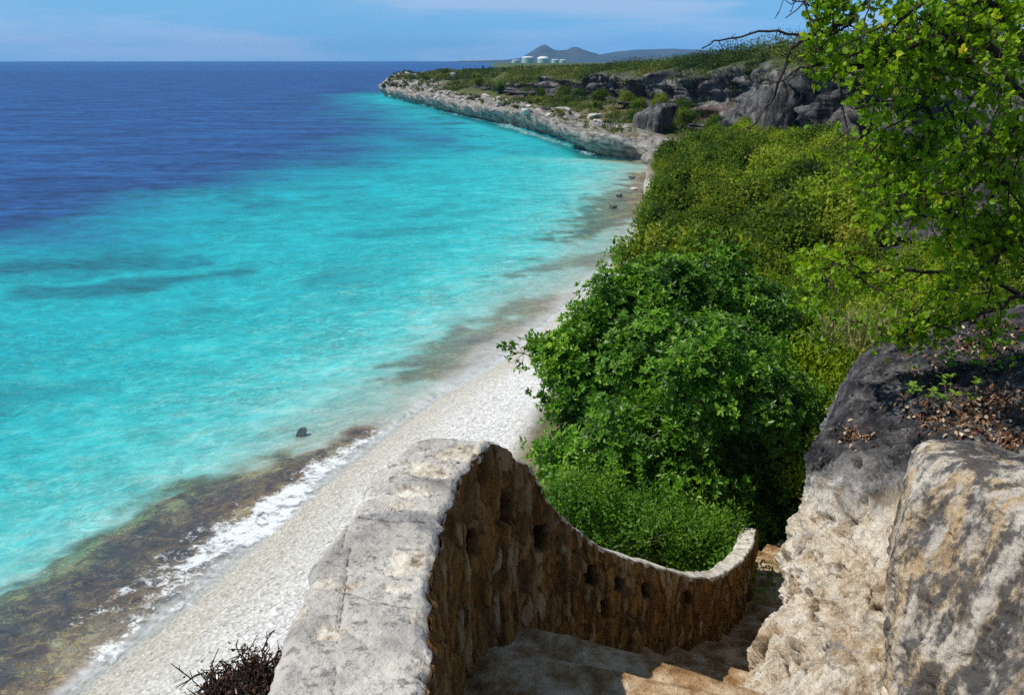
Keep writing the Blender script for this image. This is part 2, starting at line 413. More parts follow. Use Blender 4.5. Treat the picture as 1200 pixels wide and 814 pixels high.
# keys: Y -> points 2..10 of the profile (x, z)
KEY = {
 -8: [(-14, .7), (-11, 1.2), (-7, 4), (-2.6, 8), (-.5, 8.6), (2.5, 9.3), (3.2, 10.6), (8, 12.7), (60, 15)],
 4: [(-10.5, .7), (-7.5, 1.2), (-4.5, 4), (-1.6, 7.2), (0, 8.2), (2.4, 8.3), (3.6, 9.6), (8, 12.0), (60, 15)],
 10: [(-9, .7), (-5.5, 1.2), (-3, 3), (.3, 5.6), (1.8, 6.6), (4.2, 7.0), (5.4, 9.0), (9, 12.0), (60, 15)],
 14: [(-7.6, .7), (-4, 1.2), (-1, 2.5), (2, 4.8), (4, 5.8), (7, 7.2), (8.2, 9.6), (12, 12.3), (60, 15)],
 20: [(-5.6, .7), (-1.6, 1.2), (1, 2.0), (5, 3.6), (8, 5.2), (11, 7.2), (12.4, 10.6), (16, 12.6), (70, 15)],
 35: [(-1.2, .7), (1.5, 1.3), (4, 1.8), (12, 3), (17, 4.6), (21, 6.5), (22, 11), (26, 12.5), (80, 14)],
 66: [(9.9, .6), (11.4, 1.0), (13, 1.3), (27, 2.5), (34, 3.5), (36, 8), (35, 12.0), (39, 13.6), (100, 16)],
 100: [(14.2, .7), (15.4, 1.1), (17, 1.5), (33, 2.8), (38.5, 3.6), (40.8, 8), (39.3, 12.4), (42, 14), (110, 16)],
 130: [(17.4, 1.2), (20.5, 2.0), (23, 2.4), (30, 3.2), (34.5, 3.8), (36.8, 8), (35, 12.4), (38, 14), (90, 15.6)],
 141: [(11.6, 2.0), (19, 2.8), (22, 3.1), (29, 3.6), (32.5, 4.2), (34.8, 8), (33, 12.3), (36, 13.6), (90, 15.4)],
 176: [(7, 2.0), (14, 2.8), (18, 3.4), (25, 5), (29, 5.6), (31.4, 8), (29.5, 11.6), (33, 12.8), (90, 14.6)],
 212: [(-2.3, 2), (5, 3), (9, 4), (16, 5.2), (20, 5.6), (22.2, 7.6), (20.5, 10), (25, 11.0), (90, 13.2)],
 267: [(-18.4, 1.8), (-11, 3.2), (-6, 4.2), (-1, 5.0), (1.5, 5.4), (3.2, 6.4), (2.5, 7.4), (9, 8.8), (80, 12.2)],
 309: [(-29, 1.8), (-23, 3.8), (-19, 5.0), (-15, 5.6), (-13, 5.9), (-12, 6.4), (-11.5, 7.0), (-4, 8.6), (70, 12.2)],
 356: [(-41.4, 2), (-37, 4.5), (-33, 5.6), (-30, 6.0), (-28, 6.3), (-26.5, 6.6), (-25.5, 6.9), (-18, 8.4), (60, 12)],
 385: [(-49.4, 2.5), (-46, 5), (-43, 6.2), (-40, 6.6), (-38, 6.9), (-36, 7.1), (-34, 7.4), (-26, 8.6), (60, 11.5)],
 420: [(-29, 2.5), (-26, 5), (-23, 6.5), (-20, 7), (-18, 7.3), (-16, 7.5), (-14, 8), (-6, 9), (80, 11.5)],
 520: [(17, 2), (20, 4), (24, 6), (28, 7), (30, 7.5), (33, 8), (36, 8.5), (45, 9), (160, 9)],
 2700: [(-58, 2), (-55, 3), (-50, 4), (-45, 4.5), (-43, 4.8), (-40, 5), (-37, 5.1), (-20, 5.2), (700, 6)],
}
KY = np.array(sorted(KEY))
KP = np.array([KEY[k] for k in KY], float)            # rows, 9, 2
def profile(y):
    """(n,11,2) profile points at rows y"""
    y = np.asarray(y, float)
    out = np.zeros((len(y), 11, 2))
    for j in range(9):
        for c in range(2):
            out[:, j + 2, c] = np.interp(y, KY, KP[:, j, c])
    xc = Xc(y)
    ix = np.array([Xc(k) for k in KY])
    sh = xc - np.interp(y, KY, ix)                    # follow the coast between key rows
    for j, w in enumerate((1., .8, .6, .25)):
        out[:, 2 + j, 0] += sh * w
    out[:, 1, 0] = xc; out[:, 1, 1] = -.12
    hd = sstep(120, 140, y); out[:, 0, 0] = xc - 7 + 4 * hd; out[:, 0, 1] = -2.4 - 7 * hd
    return out
def ground_z(x, y):
    p = profile([y])[0]
    return float(np.interp(x, np.maximum.accumulate(p[:, 0]), p[:, 1]))

ys = np.concatenate([np.arange(-8, 60, .4), np.arange(60, 140, .6), np.arange(140, 300, .6), np.arange(300, 400, .8), np.arange(400, 520, 6), np.geomspace(520, 2700, 16)])
SEG = [8, 10, 14, 8, 22, 10, 14, 14, 24, 10]
pr = profile(ys)
cols = []; seg_id = []
for j, n in enumerate(SEG):
    f = np.linspace(0, 1, n, endpoint=False)
    for t in f:
        e = t
        cols.append(pr[:, j] * (1 - e) + pr[:, j + 1] * e); seg_id.append(j + t)
cols.append(pr[:, 10]); seg_id.append(10.0)
seg_id = np.array(seg_id)
G = np.zeros((len(ys), len(cols), 3))
for c, k in enumerate(cols):
    G[:, c, 0] = k[:, 0]; G[:, c, 1] = ys; G[:, c, 2] = k[:, 1]
pp0 = G.reshape(-1, 3).copy()
Yg = G[:, :, 1]; sid = np.broadcast_to(seg_id, Yg.shape)
far = sstep(106, 128, Yg)                               # rocky ledge instead of beach
beachK = (1 - sstep(2.85, 3.25, sid)) * (1 - far) * (1 - .85 * sstep(84, 104, Yg) * sstep(1.4, 2.2, sid))
cliffK = sstep(4.9, 5.1, sid) * (1 - sstep(7.6, 8.1, sid)) * sstep(24, 50, Yg) * (1 - sstep(275, 330, Yg))
ledgeK = far * (1 - sstep(2.7, 3.7, sid)) + sstep(290, 340, Yg) * (1 - sstep(4.2, 6.6, sid))
ledgeK = np.clip(ledgeK - far * .9 * sstep(.0, .35, fbm(G.reshape(-1, 3) * np.array([.12, .07, .1]), 4, 97).reshape(Yg.shape)) * sstep(2.0, 2.7, sid), 0, 1) * (1 - sstep(420, 500, Yg))
vegK = np.maximum(sstep(400, 480, Yg), sstep(7.5, 8.0, sid) * sstep(40, 70, Yg) * .9)
vegK = np.maximum(vegK, .65 * sstep(3.3, 3.8, sid) * (1 - sstep(4.8, 5.0, sid)) * sstep(0, .3, fbm(pp0 * np.array([.1, .08, 0]), 4, 111).reshape(Yg.shape)))
wetK = (1 - sstep(1.2, 2.3, sid)) * (1 - far)
# caves
caveX = np.zeros_like(Yg); pinkK = np.zeros_like(Yg)
prof = np.exp(-((sid - 5.75) / .62) ** 2)
for yc_, hw, dp, pk in ((207, 9, 7, 0), (192, 5, 7, 0), (180, 3.5, 5, .1), (166, 6, 9, 0), (156, 2.5, 6, 0), (148, 2.8, 4.5, .9), (139, 2, 5, 0), (106, 4.5, 7, .75), (121, 3, 4, 0), (114, 2, 4, 0), (232, 6, 5, 0), (92, 4, 4, .3)):
    m = np.exp(-((Yg - yc_) / hw) ** 4) * prof
    caveX += dp * m; pinkK = np.maximum(pinkK, pk * m)
pp = G.reshape(-1, 3)
rockK = np.clip(cliffK + ledgeK, 0, 1)
big = ridged(pp * np.array([.11, .11, .16]), 4, 3).reshape(Yg.shape)
med = ridged(pp * np.array([.42, .42, .3]), 4, 9).reshape(Yg.shape)
sm = fbm(pp * .25, 4, 21).reshape(Yg.shape)
fin = ridged(pp * np.array([1.1, 1.1, .8]), 3, 19).reshape(Yg.shape)
G[:, :, 0] += caveX - cliffK * (big * 4.8 + med * 1.8 + fin * .6 + 1.5 * ridged(pp * np.array([.5, .5, .05]), 3, 29).reshape(Yg.shape))
lipn = fbm(np.column_stack([pp[:, 1] * .09, pp[:, 2] * 0, pp[:, 0] * 0]), 3, 101).reshape(Yg.shape)
G[:, :, 2] += sstep(5.6, 7, sid) * (1 - sstep(8.2, 9, sid)) * lipn * 1.9 * sstep(60, 90, Yg) * (1 - sstep(300, 360, Yg))
G[:, :, 2] += cliffK * med * .35 + ledgeK * (med * 1.0 + big * .8 + fin * .55) * sstep(1.2, 2.0, sid)
G[:, :, 0] -= ledgeK * (big * 2.4 + med * 1.2 + fin * .5) * sstep(.8, 1.5, sid)
G[:, :, 2] += sm * .35 * sstep(3.0, 4.0, sid) * (1 - rockK) * sstep(20, 40, Yg)
G[:, :, 2] += fbm(pp * np.array([.35, .35, .1]), 3, 33).reshape(Yg.shape) * .12 * beachK * sstep(1.1, 2, sid)
lf = fbm(np.column_stack([pp[:, 1] * .045, pp[:, 0] * .02, pp[:, 2] * 0]), 4, 99).reshape(Yg.shape)
G[:, :, 0] -= far * lf * 9 * sstep(1.6, 3.2, sid) * (1 - sstep(4.2, 5, sid)) * (1 - sstep(400, 440, Yg))
G[:, :, 2] += ledgeK * (lf * 1.5 + .9 * ridged(pp * np.array([.2, .09, .2]), 3, 98).reshape(Yg.shape)) * sstep(1.5, 2.2, sid)
# undercut of the ledge at the waterline
G[:, :, 0] += ledgeK * 1.3 * np.exp(-((sid - 1.25) / .3) ** 2)
terr = make_mesh('ground', G.reshape(-1, 3), grid_faces(*Yg.shape, flip=True), dict(beach=beachK.ravel(), ledge=ledgeK.ravel(), cliff=cliffK.ravel(), wet=wetK.ravel(), veg=vegK.ravel(), pink=pinkK.ravel()))
setp(link('ground', terr, M_terrain()), kind='structure')

# ------------------------------------------------------------------ sea and seabed
def polar(r0, r1, nr, a0, a1, na):
    r = np.geomspace(r0, r1, nr); a = np.radians(np.linspace(a0, a1, na))
    rr, aa = np.meshgrid(r, a, indexing='ij')
    return np.stack([rr * np.sin(aa), rr * np.cos(aa)], -1)
XY = polar(9, 9000, 560, -80, 62, 520)
shp = XY.shape[:2]; xy = XY.reshape(-1, 2)
xy3 = np.column_stack([xy, np.zeros(len(xy))])
dist, _ = poly_band(xy, coast, np.zeros(len(coast)))
land = xy[:, 0] > Xc(xy[:, 1])
dsh = np.where(land, -dist, dist)
wN = fbm(xy3 * .035, 4, 5); wM = fbm(xy3 * .16 * np.array([1, .7, 1]), 5, 8); wS = fbm(xy3 * .7, 4, 12)
wid = np.interp(xy[:, 1], [0, 60, 90, 107, 122, 138, 165, 210, 300, 380, 600], [34, 36, 38, 38, 34, 26, 16, 10, 7, 6, 6])
depth = np.interp(dsh, [-10, 0, 1.5, 5, 12, 22, 34], [0.02, .04, .3, .9, 2.3, 3.9, 4.6])
edge = (dsh + wN * 9 + wM * 7 - wid)
slow = np.interp(xy[:, 1], [0, 100, 150, 250], [1., 1.1, 1.6, 2.2])
edge = edge + wS * 2.0
edge = edge + 7 * fbm(xy3 * np.array([.03, .11, 1]), 5, 71, .6)
edge = np.where(xy[:, 1] > 430, 60., edge)
edge = edge + 8 * fbm(xy3 * np.array([.012, .09, 1]), 4, 79, .6)
deepK = sstep(-6, 13, edge / slow)
depth = depth + 24 * sstep(-7, 26, edge / slow) + 3.5 * sstep(-16, 4, edge) * sstep(-.1, .4, fbm(xy3 * np.array([.05, .16, 1]), 5, 73, .6))
depth = np.where(xy[:, 1] > 130, np.maximum(depth, 4.6 * sstep(130, 150, xy[:, 1]) * sstep(-1.5, .5, dsh)), depth)
def ln(px): return [PZ(u, v, 0) for u, v in px]
b1, _ = poly_band(xy, ln([(-140, 790), (0, 725), (100, 675), (200, 612), (310, 548), (425, 501)]), [3.2, 2.5, 2.2, 2.1, 1.7, 1.0])
b1b, _ = poly_band(xy, ln([(-60, 800), (60, 775), (170, 690), (245, 640)]), [3.0, 2.2, 1.4, .4])
b2, _ = poly_band(xy, ln([(500, 430), (560, 392), (640, 352)]), [1.4, 2.8, 2.0])
b3, _ = poly_band(xy, ln([(615, 312), (690, 298)]), [2.0, 2.6])
b4, _ = poly_band(xy, ln([(690, 272), (740, 238), (758, 205)]), [2.0, 5.0, 4.0])
b6, _ = poly_band(xy, coast[19:27], np.full(8, 1.5))
b5, _ = poly_band(xy, ln([(350, 491), (356, 491)]), [.18, .18])
wF = fbm(xy3 * 1.7, 4, 83)
nz = wM * 2.2 + wS * 2.0 + wF * 1.0
reef = np.maximum.reduce([sstep(.9, -.8, b1 + nz), .85 * sstep(1.2, -.6, b1b + nz), .85 * sstep(.8, -1.2, b2 + nz * 1.3), .8 * sstep(.8, -1.4, b3 + nz * 1.5), .95 * sstep(1.0, -2.0, b4 + nz * 1.8), sstep(.2, -.1, b5), .9 * sstep(1.5, -.5, b6 + wM * 2)])
g1, _ = poly_band(xy, ln([(20, 290), (120, 284), (205, 280)]), [1.2, 2.2, .5])
g2, _ = poly_band(xy, ln([(40, 316), (150, 308), (275, 298)]), [.6, 1.6, .5])
g3, _ = poly_band(xy, ln([(390, 215), (470, 240), (520, 232)]), [1.0, 1.5, .6])
far_reef = np.maximum.reduce([.9 * sstep(1.2, -1.2, g1 + wM * 3 + wS * .8), .85 * sstep(1.0, -1.0, g2 + wM * 3 + wS * .8), .35 * sstep(1.2, -1.2, g3 + wM * 4),
     .85 * sstep(.0, .5, wM * .9 + .5 * wS + .5 * fbm(xy3 * np.array([.06, .2, 1]), 4, 74)) * sstep(-20, 10, edge), .4 * sstep(.2, .5, fbm(xy3 * np.array([.1, .22, 1]), 4, 44))* sstep(10, 22, dsh)])
depth = depth * (1 - .4 * sstep(1.6, -1.6, b1) * sstep(9, 5, dsh))
f1, tf = poly_band(xy, ln([(447, 506), (405, 530), (352, 566), (318, 600), (275, 632), (225, 665), (160, 730), (120, 770)]), [.10, .22, .36, .68, .62, .42, .2, .14])
foam = .92 * sstep(.6, -.5, f1 + wS * .5 + wF * .3)
foam = np.maximum(foam, .42 * sstep(1.9, .2, f1 + wS * .8) * sstep(.25, .45, tf) * sstep(.95, .8, tf))
f2, _ = poly_band(xy, ln([(250, 625), (300, 612)]), [.25, .25]); foam = np.maximum(foam, .55 * sstep(.5, -.2, f2 + wS * .3))
f3, _ = poly_band(xy, ln([(95, 722), (130, 712)]), [.2, .2]); foam = np.maximum(foam, .5 * sstep(.4, -.2, f3 + wS * .3))
f4, _ = poly_band(xy, ln([(700, 182), (590, 146), (520, 131)]), [.5, .4, .4]); foam = np.maximum(foam, .5 * sstep(.8, -.3, f4 + wM * 2.4))
m1, _ = poly_band(xy, ln([(447, 512), (500, 472), (570, 430), (622, 392), (690, 337), (745, 300)]), [.1, .9, 1.1, 1.1, .9, .7])
milk = .7 * sstep(.6, -1.1, m1 + wM * 1.2 + wS * .6)
m2, _ = poly_band(xy, coast[3:16], np.full(13, .05)); milk = np.maximum(milk, .9 * sstep(.22, .02, m2 + wS * .12 + wF * .1))
m3, _ = poly_band(xy, ln([(200, 700), (300, 632), (340, 595)]), [.5, .7, .3]); milk = np.maximum(milk, .3 * sstep(.5, -.4, m3 + wS * .6 + wF * .4))
m4, _ = poly_band(xy, ln([(560, 420), (640, 340), (720, 290)]), [2., 4., 3.]); milk = np.maximum(milk, .08 * sstep(2.5, -2, m4 + wM * 3))
depth = np.where(milk > .1, depth * (1 - .3 * milk), depth)
Q = grid_faces(*shp, flip=True)
keep = (dsh[Q] > -4).any(1)
V = np.column_stack([xy, np.zeros(len(xy))])
sea_me = make_mesh('sea', V, Q[keep], dict(depth=depth, foam=foam, milk=milk, deep=deepK))
setp(link('sea', sea_me, M_sea()), kind='structure')
rr_ = np.linalg.norm(xy, axis=1)
zb = -np.minimum(depth, 5.5) * np.interp(rr_, [30, 70, 110], [1, .3, .12]) - .03
lump = (ridged(np.column_stack([xy * .9, zb]), 4, 61) * .16 + wS * .12) * np.interp(rr_, [40, 90], [1, .2])
zb = zb + reef * lump * sstep(-.5, 2, dsh)
zb = np.where(dsh < 0, np.minimum(zb, -.6), zb)
inr = (np.linalg.norm(xy, axis=1) < 1400)
keep2 = keep & inr[Q].all(1)
sb_me = make_mesh('seabed', np.column_stack([xy, zb - .05]), Q[keep2], dict(reef=reef, farreef=far_reef, depth=depth, core=.85 * sstep(-.35, -1.3, b1 + wS * 1.6 + wF * 1.2 + wM * .6) ))
setp(link('seabed', sb_me, M_seabed()), kind='structure')

# ------------------------------------------------------------------ far hills, tanks
def hills():
    us = np.array([520, 560, 590, 609, 620, 632, 637, 643, 646, 653, 663, 667, 672, 680, 688, 695, 700, 720, 800, 1000, 1300])
    vs = np.array([71, 71, 70, 68, 62, 55, 54, 57, 59, 60, 59, 56.5, 56, 59, 61.5, 63, 65.5, 67, 67, 67, 67.0])
    us2 = np.array([500, 690, 697, 717, 740, 780, 800, 900, 1300]); vs2 = np.array([72, 68, 65, 61.5, 59.3, 58, 59, 61, 62.])
    D = 6000.
    xs = np.linspace((540 - 600) / F * D, (1300 - 600) / F * D, 420); ysl = np.linspace(5000, 7800, 60)
    X, Y = np.meshgrid(xs, ysl, indexing='ij')
    h1 = np.interp(xs, (us - 600) / F * D, 13 + (70 - vs) * D / F * 1.02)
    h2 = np.interp(xs, (us2 - 600) / F * 7000., 13 + (70 - vs2) * 7000. / F * 1.02)
    b = lambda y0, w: np.exp(-((Y - y0) / w) ** 2)
    pts = np.column_stack([X.ravel() * .004, Y.ravel() * .004, np.zeros(X.size)])
    n = fbm(pts, 4, 77).reshape(X.shape)
    Z = np.maximum(h1[:, None] * b(6000, 420) * (1 + .12 * n * (1 - b(6000, 60))), h2[:, None] * b(7000, 500)) * 1.0 + n * 3 * (1 - b(6000, 80)) - 2
    me = make_mesh('hills', np.stack([X, Y, Z], -1).reshape(-1, 3), grid_faces(*X.shape))
    t = NT('dry_green_hillside'); nn = t.noise(.01, 6, .65)
    mat = t.surf(t.principled(t.ramp(nn, [(.35, (.035, .04, .025)), (.65, (.07, .07, .04))]), 1, .05))
    setp(link('hills', me, mat), kind='structure')
hills()
mt_tank = M_simple('tank_paint', (.30, .46, .42), (.36, .52, .47), .05, .6, .3)
mt_dome = M_simple('tank_roof_paint', (.66, .69, .69), (.74, .76, .76), .05, .5, .3)
def lathe(prof, ns=40):
    mb = MB(); prof = np.array(prof, float); th = np.arange(ns) * 2 * math.pi / ns
    V = np.stack([prof[:, 0][:, None] * np.cos(th), prof[:, 0][:, None] * np.sin(th), np.repeat(prof[:, 1][:, None], ns, 1)], -1)
    i, j = np.meshgrid(np.arange(len(prof) - 1), np.arange(ns), indexing='ij'); k = (j + 1) % ns
    mb.add(V.reshape(-1, 3), np.stack([i * ns + j, i * ns + k, (i + 1) * ns + k, (i + 1) * ns + j], -1).reshape(-1, 4)); return mb
def tank(u, D, r, h, dome, label, col):
    x = (u - 600) / F * D; o = empty('storage_tank', (x, D, 4.6), label, 'tank', 'storage tanks on the low coast below the hill')
    link('tank_shell', lathe([(r, -3), (r, h * .33), (r * 1.012, h * .335), (r * 1.012, h * .35), (r, h * .355), (r, h * .97), (r * 1.02, h * .975), (r * 1.02, h)]).build('tank_shell', False), col, o)
    link('roof', lathe([(r * 1.02, h + .02)] + [(max(.01, r * 1.0 * math.cos(a)), h + .04 + dome * math.sin(a)) for a in np.linspace(0, math.pi / 2, 10)]).build('roof'), mt_dome, o)
tank(617.5, 2000, 11.5, 12.2, 2.4, 'pale green storage tank with a low roof, leftmost of the large ones', mt_tank)
tank(635, 2030, 11.5, 10.4, 4.4, 'storage tank with the tall bright white dome', mt_tank)
tank(648.5, 1980, 7, 8.2, 1.0, 'pale green tank just right of the white domed tank', mt_tank)
tank(657, 2050, 6.5, 7.4, 1.0, 'smallest pale tank at the right end of the tank row', mt_tank)
tank(604, 2080, 8, 7.0, .8, 'low pale tank at the left end of the tank row', mt_tank)

# ------------------------------------------------------------------ parapet wall
zt = CAMZ - 1.92
near_in = [(492, 808), (503, 730), (506, 677), (511, 622), (530, 580), (546, 553), (575, 518)]
near_out = [(320, 808), (344, 730), (364, 677), (404, 618), (428, 578), (447, 551), (493, 516)]
I, O = [], []
a = PZ(*near_in[0], zt); b = PZ(*near_out[0], zt)
I.append(np.array([-.40, 1.0, zt])); O.append(np.array([-.88, 1.0, zt]))
for p, q in zip(near_in, near_out): I.append(PZ(*p, zt)); O.append(PZ(*q, zt))
farin = [(604, 537, 5.5), (620, 548, 5.72), (645, 587, 6.0), (681, 623, 6.4), (716, 645, 6.75), (751, 658, 7.1), (785, 668, 7.5), (810, 675, 7.85), (839, 675, 8.4), (862, 662, 9.0), (880, 643, 9.7), (886.5, 620, 10.5)]
farout = {7: (796, 668), 8: (826, 667), 9: (846, 656), 10: (861, 640), 11: (869.5, 618)}
thick = [.40, .38, .35, .32, .30, .28, .26]
base_v = [757, 762, 766, 772, 772, 770, 768, 764, 757, 737, 706, 674]
Bz = [CAMZ - 2.2] + [CAMZ - 2.75, CAMZ - 2.85, CAMZ - 2.92, CAMZ - 2.98, CAMZ - 3.03, CAMZ - 3.08, CAMZ - 3.12]
pin = [P(*f) for f in farin]
for k, p in enumerate(pin):
    I.append(p)
    if k in farout: O.append(PZ(*farout[k], p[2] - .015))
    else:
        q = pin[min(k + 1, len(pin) - 1)] - (pin[k - 1] if k else I[-2]); n = np.array([-q[1], q[0], 0]); n /= np.linalg.norm(n)
        O.append(p + n * thick[k])
    Bz.append(zfor(p[0], p[1], base_v[k]))
I, O, Bz = np.array(I), np.array(O), np.array(Bz)
NS = 760
# arc length resample
def arc(A, n):
    D = catmull(A, 2000); s = np.concatenate([[0], np.cumsum(np.linalg.norm(np.diff(D[:, :2], axis=0), axis=1))])
    return D, s
Dm, s_ = arc(np.concatenate([I, O, Bz[:, None]], 1), 2000)
ss = np.linspace(0, s_[-1], NS)
W = np.stack([np.interp(ss, s_, Dm[:, k]) for k in range(7)], 1)
Wi, Wo, Wb = W[:, :3].copy(), W[:, 3:6].copy(), W[:, 6]
dirv = np.gradient(Wi[:, :2], axis=0); dirv /= np.linalg.norm(dirv, axis=1, keepdims=True)
nin = np.column_stack([dirv[:, 1], -dirv[:, 0], np.zeros(NS)])        # towards the path
sc_ = np.column_stack([ss, np.zeros(NS), np.zeros(NS)])
jag_i = fbm(sc_ * 3.2, 4, 91) * .035 + fbm(sc_ * 14, 3, 92) * .016
jag_o = fbm(sc_ * 3.0, 4, 93) * .05 + fbm(sc_ * 12, 3, 94) * .02
sT = np.clip((ss / s_[-1] - .45) / .55, 0, 1)
Wi += nin * (jag_i * (1 - .6 * sT))[:, None]; Wo -= nin * (jag_o * (1 - .8 * sT))[:, None]
zj = fbm(sc_ * 5, 3, 95) * .015; Wi[:, 2] += zj + fbm(sc_ * 18, 2, 96) * .008; Wo[:, 2] += zj
wall = empty('parapet_wall', (float(I[7][0]), float(I[7][1]), float(Bz[7])), 'curved stone parapet wall with flat grey top sweeping down beside the stairs', 'wall')
def to_local(V, o): return V - np.array(o.location)
# inner face
NV = 90
f = np.linspace(0, 1, NV)
FI = np.zeros((NS, NV, 3))
zb0 = Wb - .45
FI[:, :, :2] = Wi[:, None, :2]; FI[:, :, 2] = (Wi[:, None, 2] - .012) * (1 - f) + zb0[:, None] * f
hdrop = FI[:, :, 2] - Wi[:, None, 2]
sg = np.broadcast_to(ss[:, None], hdrop.shape)
q = np.column_stack([sg.ravel() * 13, FI[:, :, 2].ravel() * 5.6, np.zeros(hdrop.size)])
q[:, :2] += np.column_stack([fbm(q * .8, 3, 3), fbm(q * .8, 3, 4)]) * .5
w1, w2, cid = worley(q, 15)
stone = (cid - .5) * .026 + sstep(.0, .14, w2 - w1) * .012
stoneC = cid.copy(); mortar = sstep(.15, .03, w2 - w1)
disp = stone.reshape(hdrop.shape) + fbm(np.column_stack([sg.ravel() * 14, FI[:, :, 2].ravel() * 4, sg.ravel() * 0]), 4, 31).reshape(hdrop.shape) * .028 + ridged(np.column_stack([sg.ravel() * 22, FI[:, :, 2].ravel() * 7, sg.ravel() * 0]), 3, 38).reshape(hdrop.shape) * .016
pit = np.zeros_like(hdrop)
# missing stones: sockets set back, their shade also painted near black
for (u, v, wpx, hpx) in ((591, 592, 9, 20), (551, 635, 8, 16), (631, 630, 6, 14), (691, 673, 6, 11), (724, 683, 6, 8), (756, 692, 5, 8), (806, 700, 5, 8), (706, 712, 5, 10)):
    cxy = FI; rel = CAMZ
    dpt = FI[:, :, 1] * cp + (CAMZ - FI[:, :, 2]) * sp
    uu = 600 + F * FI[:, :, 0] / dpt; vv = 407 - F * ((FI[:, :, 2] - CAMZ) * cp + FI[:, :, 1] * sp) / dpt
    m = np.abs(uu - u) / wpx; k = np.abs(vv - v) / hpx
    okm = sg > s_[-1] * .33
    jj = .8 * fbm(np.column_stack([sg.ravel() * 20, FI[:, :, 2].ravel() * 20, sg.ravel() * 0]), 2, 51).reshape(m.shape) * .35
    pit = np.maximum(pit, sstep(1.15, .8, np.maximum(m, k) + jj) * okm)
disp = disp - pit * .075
edge_w = np.exp(-(-hdrop) / .03)
disp *= (1 - edge_w * .6)
FI += nin[:, None, :] * disp[:, :, None]
FO = np.zeros((NS, 24, 3)); f2_ = np.linspace(0, 1, 24)
FO[:, :, :2] = Wo[:, None, :2]; FO[:, :, 2] = (Wo[:, None, 2] - .07) * (1 - f2_) + (Wb - 1.6)[:, None] * f2_
do = fbm(np.column_stack([np.broadcast_to(ss[:, None], FO.shape[:2]).ravel() * 5, FO[:, :, 2].ravel() * 5, np.zeros(FO[:, :, 0].size)]), 4, 37).reshape(FO.shape[:2]) * .05 * (f2_ > .01)
FO += nin[:, None, :] * (np.abs(do) + .015 * (f2_ > .01))[:, :, None]
# end cap of the wall
nE = 10; e = np.linspace(0, 1, nE)
FE = FI[-1][None] * (1 - e[:, None, None]) + (np.interp(f, f2_, np.arange(24))[:, None] * 0 + np.column_stack([np.full(NV, Wo[-1, 0]), np.full(NV, Wo[-1, 1]), FI[-1, :, 2]]))[None] * e[:, None, None]
mb = MB()
mb.add(to_local(FI.reshape(-1, 3), wall), grid_faces(NS, NV, flip=False), pit.ravel())
mb.add(to_local(FO.reshape(-1, 3), wall), grid_faces(NS, 24, flip=True))
mb.add(to_local(FE.reshape(-1, 3), wall), grid_faces(nE, NV))
me = mb.build('stonework'); me.attributes['tint'].name = 'pit'
for nm, a_ in (('stone', stoneC), ('mortar', mortar)):
    full = np.full(len(me.vertices), .5 if nm == 'stone' else 0., np.float32); full[:len(a_)] = a_
    me.attributes.new(nm, 'FLOAT', 'POINT').data.foreach_set('value', full)
link('stonework', me, M_stonework(), wall)
# coping: the top surface with a short lip down both faces
NT_ = 44
g = np.linspace(0, 1, NT_)
TP = Wi[:, None] * (1 - g[None, :, None]) + Wo[:, None] * g[None, :, None]
pt = TP.reshape(-1, 3)
sg2 = np.broadcast_to(ss[:, None], TP.shape[:2]); gg = np.broadcast_to(g, sg2.shape)
rough = fbm(pt * np.array([9, 9, 0]), 5, 41).reshape(sg2.shape)
stoneK = np.zeros_like(sg2); darkK = np.zeros_like(sg2); crack = np.zeros_like(sg2)
dpt = TP[:, :, 1] * cp + (CAMZ - TP[:, :, 2]) * sp
uu = 600 + F * TP[:, :, 0] / dpt; vv = 407 - F * ((TP[:, :, 2] - CAMZ) * cp + TP[:, :, 1] * sp) / dpt
nearK = sg2 < s_[-1] * .47
warp = fbm(pt * 15, 6, 43, .72).reshape(sg2.shape)
for (u, v, ru, rv) in ((480, 658, 34, 13), (385, 685, 24, 7), (385, 740, 16, 7), (487, 575, 24, 8), (470, 592, 20, 6), (500, 548, 30, 8), (540, 530, 28, 8), (495, 775, 10, 22), (350, 716, 10, 6), (465, 690, 14, 5), (490, 720, 12, 8)):
    m = np.sqrt(((uu - u) / ru) ** 2 + ((vv - v) / rv) ** 2) + warp * 1.3
    stoneK = np.maximum(stoneK, sstep(1.05, .8, m) * nearK * .9)
    crack = np.maximum(crack, .8 * np.exp(-((m - 1.1) / .11) ** 2) * nearK * sstep(-.2, .7, (vv - v) / rv + warp))
for (u, v, ru, rv) in ((468, 607, 55, 9), (500, 615, 14, 14), (490, 745, 7, 30), (500, 690, 6, 20)):
    m = np.sqrt(((uu - u) / ru) ** 2 + ((vv - v) / rv) ** 2) + warp * .7
    darkK = np.maximum(darkK, sstep(1.1, .7, m) * nearK * .5)
for pl in ([(418, 604), (440, 608), (500, 612)], [(395, 690), (440, 705), (490, 712)], [(390, 735), (410, 742), (440, 760)], [(400, 640), (412, 600), (418, 580)], [(390, 814), (397, 740), (402, 700), (410, 640)]):
    m, _ = poly_band(np.column_stack([uu.ravel(), vv.ravel()]), np.array(pl, float), [0] * len(pl)); m = m.reshape(uu.shape) + warp * 3
    crack = np.maximum(crack, .8 * np.exp(-(m / 1.3) ** 2) * nearK)
bulge = np.minimum(gg, 1 - gg)
TP[:, :, 2] += rough * .012 + stoneK * (-.006 + warp * .03) - crack * .014 - sstep(.06, 0, bulge) * (.012 + .02 * (warp + .5)) * np.where(nearK, 1, .3) + .0035
lipI = FI[:, :4].copy(); lipI[:, :, :] += nin[:, None] * .006
m_near = NS
skI = np.stack([TP[:, 0] + nin * (.006 + .012 * rough[:, :1]) * k - np.array([0, 0, dz]) for k, dz in ((.4, .035), (1, .012))], 1)
